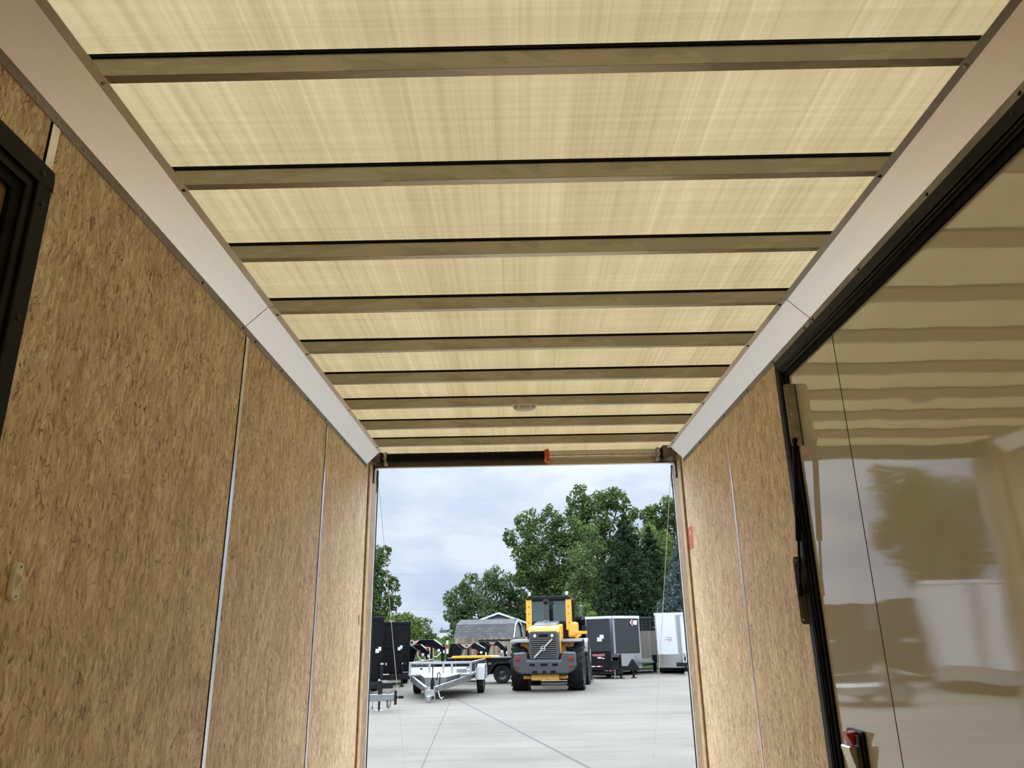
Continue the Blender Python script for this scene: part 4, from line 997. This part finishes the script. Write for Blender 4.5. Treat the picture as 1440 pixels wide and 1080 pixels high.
# ------------------------------------------------------------------ enclosed trailers at the right
def enclosed(loc, rz, label, skin, xl, xa, xr, dy, yv, zb, zt, guard, ln=5.0, group='enclosed cargo trailers'):
    E = empty('enclosed_trailer', loc, rz, label, 'trailer', group)
    m = MB().prism([(xl, 0), (xa, -dy), (xr, 0), (xr, ln), (xl, ln)], 'z', zb, zt); m.build('body', skin, E, .01)
    # v-nose silver trims
    def facet(a, b, z0, z1, off, mat, nm, u0=0, u1=1, par=E):
        a, b = Vector(a), Vector(b); n_ = Vector((b.y - a.y, -(b.x - a.x))).normalized()
        p, q_ = a.lerp(b, u0), a.lerp(b, u1)
        P = [p + n_ * off, q_ + n_ * off, q_, p]
        return MB().prism([(v.x, v.y) for v in P], 'z', z0, z1).build(nm, mat, par)
    A_, B_, C2 = (xl, 0), (xa, -dy), (xr, 0)
    for a, b, two in ((A_, B_, 0), (B_, C2, 1)):
        facet(a, b, zt - .09, zt + .02, .025, BLKM if skin is BLK else WHITEP, 'top_cap')
        if skin is BLK: continue
        facet(a, b, zb, zt - .05, .020, SILV, 'corner_trim', 0, .04 if not two else .06)
        facet(a, b, zb, zt - .05, .020, SILV, 'corner_trim', .90 if not two else .955, 1)
        if guard[two]: tag(facet(a, b, zb, zb + guard[two], .022, SILV, 'stone_guard'), 'bright metal stone guard')
    m = MB().box(xl - .02, xl + .02, 0, ln, zt - .1, zt + .02).box(xr - .02, xr + .02, 0, ln, zt - .1, zt + .02); m.build('roof_rail', SILV, E)
    for sx in (xl + .05, xr - .05):
        for yy in (ln * .55, ln * .55 + .8): torus_wheel(E, (sx, yy, .34), .34, .2, .19, RIMG, 0)
    MB().box(xl + .1, xr - .1, .2, ln - .1, zb - .14, zb).build('frame', BLKM, E)
    return E, facet
E1, fc = enclosed((0, 36.6, 0), 0, 'charcoal enclosed trailer with a V-nose and silver trim, right of the loader', CHAR, 3.03, 4.16, 5.50, .95, 0, .30, 2.53, (.0, .62), 4.0)
tg = fc((3.03, 0), (4.16, -.95), 1.46, 1.63, .03, PAPER, 'paper_tag', .42, .58); fc((3.03, 0), (4.16, -.95), 1.57, 1.74, .032, PAPER, 'paper_tag', .52, .66)
# red arrow-head and white block lettering at the top corner
a, b = Vector((4.16, -.95)), Vector((5.50, 0)); n_ = Vector((b.y - a.y, -(b.x - a.x))).normalized(); ang = math.atan2(b.y - a.y, b.x - a.x)
def on_facet(u, z, off=.03): p = a.lerp(b, u) + n_ * off; return (p.x, p.y, z)
lg = MB().prism([(-.155, 0), (.0, .15), (.02, -.15)], 'z', 0, .006).build('logo_arrow', TAPEW, E1); lg.location = on_facet(.72, 2.25); lg.rotation_euler = (math.pi / 2, 0, ang)
MB().prism([(-.10, 0), (-.005, .09), (.008, -.09)], 'z', .006, .010).build('logo_arrow_red', TAPER, lg)
lb = MB().prism([(.06, .09), (.31, .11), (.30, -.02), (.26, -.10), (.10, -.09), (.04, -.02)], 'z', 0, .005).build('logo_block', TAPEW, E1); lb.location = on_facet(.72, 2.25); lb.rotation_euler = (math.pi / 2, 0, ang)
E2, fc2 = enclosed((0, 37.3, 0), 0, 'black enclosed trailer mostly hidden between the loader and the charcoal one', BLK, 1.75, 2.35, 2.90, .3, 0, .30, 2.56, (0, 0), 4.5)
E3, fc3 = enclosed((6.33, 37.2, 0), math.radians(-11), 'white enclosed trailer with a bright lower front, at the right edge of the opening', WHITEP, 0, 1.10, 2.3, .12, 0, .26, 2.66, (.58, .3))
tag(fc3((0, 0), (1.10, -.12), .84, 2.57, .024, WHITEP, 'front_panel', .06, .86))
m = MB().box(.85, 1.45, -1.15, -.1, .34, .50).tube((1.25, -1.0, .1), (1.25, -1.0, .75), .045, .045, 12); t = m.build('tongue', BLKM, E3, .008)
MB().box(1.17, 1.33, -1.06, -.94, 0.0, .12).tube((1.25, -1.0, .75), (1.25, -1.0, .9), .06, .055, 12).box(1.13, 1.39, -1.08, -.98, .42, .58).build('jack_foot', GALV, t)
if True:
    m = MB()
    for x0, x1, zz in ((-.10, .12, 1.58), (-.16, .14, 1.50), (-.06, .10, 1.44)): m.box(x0, x1, -.001, .001, zz - .012, zz + .012)
    o = m.build('faint_print', GALVD, E3); o.location = (.60, -.066 - .028, 0); o.rotation_euler = (0, 0, math.atan2(-.12, 1.10))

E4, fc4 = enclosed((-11.8, 21.8, 0), math.radians(24), 'pale enclosed trailer left of the dump trailers, seen reflected in the side door', WHITEP, 0, 1.2, 2.4, .15, 0, .30, 3.0, (.4, .4), 4.2)

# ------------------------------------------------------------------ black deck-over trailer in front of the charcoal one
K = empty('deckover_trailer', (2.93, 33.3, 0), 0, 'black low dump trailer with red and white reflective tape, right of the loader', 'trailer')
m = MB().box(0, .82, 0, 2.0, .34, 1.06); m.build('box', BLK, K, .01)
m = MB().box(.80, 1.15, .05, 1.6, .34, .72).box(.0, 1.3, .1, 1.7, .18, .36); m.build('step_box', BLKM, K, .01)
m = MB().box(-.02, .84, -.03, .05, 1.03, 1.09); m.build('top_rail', BLK, K)
x = .0
for w_, mt in ((.13, TAPEW), (.09, TAPER), (.13, TAPEW), (.11, TAPER)): MB().box(x, x + w_, -.012, -.002, .475, .515).build('reflective_tape', mt, K); x += w_
x = .50
for w_, mt in ((.07, TAPER), (.09, TAPEW), (.05, TAPER), (.08, TAPEW), (.08, TAPER)): MB().box(x, x + w_, .08, .098, .300, .345).build('reflective_tape', mt, K); x += w_ + .005
tag(MB().prism([(.02, .97), (.58, .99), (.55, .90), (.34, .87), (.05, .90)], 'y', -.012, -.002).build('faded_sign', FADED, K), 'faded red print')
MB().box(.26, .42, -.012, -.002, .80, .85).box(.44, .54, -.012, -.002, .79, .825).build('sticker', PAPER, K)
m = MB().box(1.1, 2.0, .35, .50, .30, .48).prism([(1.55, .48), (1.72, .74), (1.80, .74), (1.95, .48)], 'y', .36, .48); TN = m.build('tongue', BLKM, K, .008)
m = MB().tube((1.22, .2, .02), (1.22, .2, .95), .055, .055, 12).box(1.10, 1.36, .1, .3, 0, .03); m.build('jack', BLKM, K)
m = MB().tube((1.78, .5, .02), (1.78, .5, .62), .05, .05, 12).box(1.68, 1.90, .4, .6, 0, .03); m.build('jack', BLKM, K)
MB().box(1.72, 1.78, .42, .44, .25, .42).build('marker_lamp', REDL, K)
MB().box(.93, .97, .02, .05, .02, .36).build('support_post', GALVD, K)
tag(MB().tube((1.0, -.03, .83), (1.0, -.02, .83), .15, .15, 20).box(.86, 1.14, -.03, -.02, .70, .84).build('spare_plate', GREY, K), 'grey rounded plate')
for sx in (.05, .85): torus_wheel(K, (sx, 1.6, .33), .33, .22, .19, RIMB, 0)
Q = empty('utility_trailer', (6.08, 39.6, 0), math.radians(-7), 'low narrow black trailer with a white-edged fender, between the charcoal and white trailers', 'trailer')
m = MB().prism([(-1.9, .40), (-1.9, .48), (1.6, .58), (1.6, .46)], 'x', -.42, .42); m.build('deck', BLKM, Q, .01)
for sx in (-1, 1):
    torus_wheel(Q, (sx * .50, 0, .32), .32, .16, .18, RIMG, 0)
    MB().prism([(-.45, .40), (-.38, .72), (-.28, .80), (.28, .80), (.38, .72), (.45, .40), (.42, .40), (.34, .69), (.26, .76), (-.26, .76), (-.34, .69), (-.42, .40)], 'x', sx * .52 - .10, sx * .52 + .10).box(sx * .52 - .10, sx * .52 + .10, -.44, -.42, .40, .78).build('fender', WHITEP if sx < 0 else BLKM, Q)
m = MB(); pa, pb = Vector((-.2, -1.9, .42)), Vector((-1.75, -4.55, .33)); m.tube(pa, pb, .07, .07, 8).tube((.3, -1.9, .42), pb, .05, .05, 8)
m.build('tongue', BLKM, Q)

# ------------------------------------------------------------------ trees
def leaves(name, blobs, yc, mat, parent, size=.30, dens=26, seed=1, sub=14, depth=1.0, up=.25):
    rng = np.random.default_rng(seed)
    cs, rs = [], []
    for b in blobs:
        x, z, r = b[:3]
        y = yc + (b[3] if len(b) > 3 else rng.uniform(-.6, .6) * depth * r)
        cs.append((x, y, z)); rs.append((r * .92))
        for _ in range(sub):
            v = rng.normal(size=3); v /= np.linalg.norm(v)
            k = rng.uniform(.70, 1.0)
            cs.append((x + v[0] * r * k, y + v[1] * r * k, z + v[2] * r * k)); rs.append(r * rng.uniform(.26, .46))
    V = []
    for c, r in zip(cs, rs):
        n = max(18, int(dens * 4 * math.pi * r * r * .8))
        v = rng.normal(size=(n, 3)); v /= np.linalg.norm(v, axis=1)[:, None]
        rad = r * (rng.uniform(.55, 1.0, n) ** .5) * (1 + rng.normal(size=n) * .05)
        p = np.array(c) + v * rad[:, None]
        nn = v * .6 + rng.normal(size=(n, 3)) * .55 + np.array([0, 0, up]); nn /= np.linalg.norm(nn, axis=1)[:, None]
        t = np.cross(nn, rng.normal(size=(n, 3))); t /= np.linalg.norm(t, axis=1)[:, None]
        bt = np.cross(nn, t)
        s = size * rng.uniform(.5, 1.15, n)[:, None]
        quad = np.stack([p - t * s * .5, p + bt * s * .32, p + t * s * .5, p - bt * s * .32], 1)
        V.append(quad)
    V = np.concatenate(V).astype(np.float32); nq = len(V)
    me = bpy.data.meshes.new(name)
    me.vertices.add(nq * 4); me.vertices.foreach_set('co', V.reshape(-1))
    me.loops.add(nq * 4); me.loops.foreach_set('vertex_index', np.arange(nq * 4, dtype=np.int32))
    me.polygons.add(nq); me.polygons.foreach_set('loop_start', np.arange(0, nq * 4, 4, dtype=np.int32)); me.polygons.foreach_set('loop_total', np.full(nq, 4, dtype=np.int32))
    me.update(); me.validate(); me.materials.append(mat)
    o = bpy.data.objects.new(name, me); COL.objects.link(o); o.parent = parent
    return o
def tree(name, Y, blobs, mat, label, cat='tree', trunk=None, group='trees beyond the yard', **kw):
    bx_ = sum(b[0] * b[2] for b in blobs) / sum(b[2] for b in blobs)
    if trunk is None: trunk = bx_
    base = (trunk, Y, .45)
    T_ = empty(name, base, 0, label, cat, group)
    rel = [(b[0] - trunk, b[1] - .45, b[2], *b[3:]) for b in blobs]
    leaves('foliage', rel, 0.0, mat, T_, **kw)
    zt = max(b[1] for b in rel); zm = min(b[1] for b in rel)
    m = MB()
    tr = .05 + .014 * zt
    m.path([(0, 0, -.3), (.05, 0, zt * .25), (-.05, .1, zt * .5), (0.05, 0, zt * .75)], tr, 10)
    rnd = random.Random(int(abs(trunk) * 100))
    for b in rel:
        z0 = max(.2, min(zt * .7, b[1] * .55))
        m.path([(0, 0, z0), (b[0] * .5, 0.1, (z0 + b[1]) * .52), (b[0], .05, b[1] - b[2] * .2)], tr * .25, 6)
    m.build('trunk', TRUNK, T_)
    return T_
tree('broadleaf_tree', 58, [(-11.04, 7.58, 1.08), (-10.25, 8.1, 0.49), (-10.71, 6.01, 0.96), (-9.52, 5.63, 0.48), (-10.37, 4.21, 1.16), (-9.47, 4.29, 0.63), (-12.11, 7.34, 1.61), (-11.82, 4.74, 1.7), (-10.6, 2.6, 1.2)], LEAF, 'tall loose-crowned tree at the far left above the dump trailers', seed=3, size=.27)
tree('hedge_bush', 54, [(-7.8, 2.6, .97), (-8.1, 1.68, .97), (-7.28, 1.76, 0.83), (-8.6, 2.38, 1.07), (-7.5, 1.0, .8)], LEAFY, 'rounded green bush just right of the dump trailers', 'bush', seed=4, size=.22, dens=36)
tree('hedge_bush', 66, [(-8.32, 2.33, 1.01), (-7.6, 1.81, 0.53), (-8.53, 1.38, 0.89), (-7.9, 1.1, .7)], LEAFY, 'smaller green bush sloping down toward the distant houses', 'bush', seed=5, size=.22, dens=36)
tree('broadleaf_tree', 70, [(-5.18, 4.92, 1.53), (-4.41, 6.14, 1.16), (-5.81, 3.71, 0.95), (-4.03, 3.68, 1.4), (-5.17, 2.67, 1.14)], LEAFM, 'mid-sized tree left behind the barn', seed=6, size=.30)
tree('broadleaf_tree', 67, [(-2.06, 6.69, 0.99), (-2.51, 5.03, 1.35), (-1.17, 4.42, 1.46), (-0.97, 5.89, 1.11), (0.23, 4.4, 1.22), (-1.92, 3.16, 1.21), (-0.11, 2.66, 1.21), (1.2, 3.2, 1.3)], LEAFM, 'mid-sized tree directly behind the barn roof', seed=7, size=.30)
tree('broadleaf_tree', 62, [(-0.66, 9.39, 0.7), (0.64, 10.75, 1.05), (2.75, 10.83, 1.05), (0.58, 8.06, 1.27), (1.36, 7.09, 1.72), (0.81, 5.71, 1.14), (2.94, 8.13, 1.73), (3.37, 5.61, 1.7), (1.9, 4.17, 1.41), (4.16, 9.82, 1.45), (2.44, 3.35, 1.12), (1.6, 9.3, 1.2), (4.6, 7.4, 1.6), (4.4, 3.6, 1.4)], LEAF, 'big dark broadleaf tree straight above the loader', seed=8, size=.29, trunk=2.6)
tree('broadleaf_tree', 66, [(5.24, 13.19, 1.07), (7.93, 13.2, 1.13), (8.85, 12.87, 0.88), (9.9, 11.73, 0.75), (6.69, 11.04, 1.49), (6.17, 9.28, 1.84), (8.68, 10.15, 1.61), (6.62, 12.6, 1.1), (7.32, 7.76, 1.83), (10.71, 8.3, 1.84), (5.3, 11.6, 1.2), (7.6, 5.2, 2.0), (5.2, 4.6, 1.8), (10.5, 5.4, 2.0)], LEAF, 'tallest tree, its rounded top highest in the opening', seed=9, size=.30, trunk=7.2)
tree('broadleaf_tree', 57, [(5.38, 9.13, 0.69), (4.5, 7.58, 0.9), (4.82, 6.44, 0.74), (4.08, 3.92, 0.93), (5.76, 8.23, 0.64), (3.92, 4.93, 0.63), (4.3, 2.6, .9), (4.5, 5.6, .8), (4.75, 4.7, .8), (4.2, 3.3, .9)], leaf_mat('light_leaves', (0.064, 0.102, 0.036), (0.107, 0.158, 0.057), (0.170, 0.226, 0.087)), 'slim lighter green tree between the big tree and the dark spruce', seed=10, size=.24, dens=30, trunk=4.6)
tree('broadleaf_tree', 78, [(13.17, 13.53, 0.74), (13.86, 13.96, 0.66), (15.44, 14.37, 1.03), (16.24, 13.4, 1.32), (14.3, 11.98, 1.31), (13.6, 12.6, .9), (15.6, 12.3, 1.4), (15, 9.5, 2.0), (16.5, 9.5, 2.0), (15.5, 6, 2.4)], LEAF, 'distant pointed tree at the upper right by the right cable', seed=11, size=.32)
tree('broadleaf_tree', 70, [(11.97, 10.74, 0.85), (13.49, 10.13, 0.78), (12.69, 9.12, 0.98), (13.92, 8.34, 1.17), (12.6, 7, 1.4), (13.6, 5.5, 1.6)], LEAFB, 'bright yellow-green tree at the right behind the spruces', seed=12, size=.28)
tree('broadleaf_tree', 73, [(-0.5, 2.4, 1.7), (1.6, 3.0, 2.0), (3.8, 3.6, 2.2), (6.0, 3.6, 2.3), (8.0, 4.0, 2.2), (9.0, 3.6, 1.8), (5.0, 6.2, 2.0), (8.2, 6.5, 2.0), (2.6, 5.4, 1.8)], LEAF, 'low wide thicket in the shade behind the big trees', seed=17, size=.34, dens=18, trunk=6.0)
tree('low_bush', 51, [(4.09, 3.23, 0.6), (3.53, 2.93, 0.42), (4.63, 2.87, 0.37), (3.9, 2.2, .7)], LEAFB, 'low light green bush just right of the loader cab', 'bush', seed=13, size=.18, dens=50)
tree('distant_bush', 200, [(-16.55, 2.72, 1.26), (-15.1, 2.02, 1.26), (-14.0, 1.6, 1.4)], LEAFY, 'distant bush left of the barn roof', 'bush', seed=14, size=.5, dens=12)
tree('distant_bush', 190, [(-17.93, 1.57, 1.02), (-16.73, 1.23, 0.85)], LEAFB, 'small distant bush above the gooseneck necks', 'bush', seed=15, size=.5, dens=14)

def spruce(Y, X, zt, r0, z0, mat, label, seed, size=.20):
    S = empty('spruce_tree', (X, Y, .45), 0, label, 'tree', 'spruces behind the enclosed trailers')
    rng = np.random.default_rng(seed); bl = []
    zt -= .45; n_l = 17
    for i in range(n_l):
        f = i / (n_l - 1); z = z0 + (zt - z0) * f; r = r0 * (1 - f) ** .85 + .12
        nb = max(4, int(10 * (1 - f) + 4)); ph = rng.uniform(0, 6.28)
        for k in range(nb):
            a_ = ph + 2 * math.pi * k / nb + rng.uniform(-.25, .25); rr = r * rng.uniform(.72, 1.08)
            for t_, s_ in ((.38, .30), (.65, .27), (.90, .21)):
                q_ = rr * t_
                bl.append((q_ * math.cos(a_), z + .10 * r - .28 * q_ * (1 - f) + rng.uniform(-.12, .12), max(.12, r0 * s_ * (1.05 - f) * .85 + .06), q_ * math.sin(a_)))
    bl.append((0, zt - .1, .14, 0))
    leaves('foliage', bl, 0.0, mat, S, size=size, dens=34, seed=seed, sub=3, up=.35)
    MB().tube((0, 0, -.4), (0, 0, zt * .9), .22, .04, 10).build('trunk', TRUNK, S)
    return S
spruce(54.5, 7.6, 9.8, 3.3, 1.2, NEED, 'dark green spruce right of the big tree, the largest spruce', 21, .22)
spruce(61.5, 10.5, 9.8, 3.0, 1.2, NEED, 'dark green spruce just right of the largest one', 22, .22)
spruce(48, 10.5, 8.4, 2.5, 1.0, NEEDB, 'blue-grey spruce at the right edge of the opening', 23, .18)

# ------------------------------------------------------------------ far houses and power lines
FH = empty('distant_house', (-28.6, 300, 2.2), 0, 'pale distant house with a grey roof, in the gap left of the barn', 'house')
MB().box(-2.2, 1.6, 0, 6, 0, 2.3).build('walls', WHITEP, FH)
MB().prism([(-2.4, 2.2), (1.8, 2.2), (1.2, 3.0), (-1.8, 3.0)], 'y', -.3, 6.3).build('roof', GREYL, FH)
MB().box(-1.6, -1.2, .5, .9, 2.6, 3.9).build('chimney', GREY, FH)
PL = empty('power_line', (-26, 120, 2.0), 0, 'faint power lines crossing the low sky left of the trees', 'power line')
for z0 in (3.0, 4.3, 9.6):
    MB().path(sag((0, 0, z0), (44, 6, z0 + .2), .3, 24), .012, 5).build('wire', GREYL, PL)
for x, y in ((0, 0), (44, 6)):
    MB().tube((x, y, -2), (x, y, 10.2), .16, .11, 10).build('pole', TRUNK, PL)

tree('broadleaf_tree', 44, [(-20.5, 9.6, 1.7), (-22.5, 8.6, 1.9), (-21.0, 7.6, 2.0), (-19.9, 6.6, 1.2), (-23.0, 6.2, 2.0), (-20.8, 5.0, 1.4), (-25.0, 7.4, 2.2), (-22.5, 4.2, 1.8), (-20.2, 8.4, 1.0)], LEAF, 'large tree left of the yard, seen reflected in the pale side door', seed=31, size=.30, trunk=-22.3)
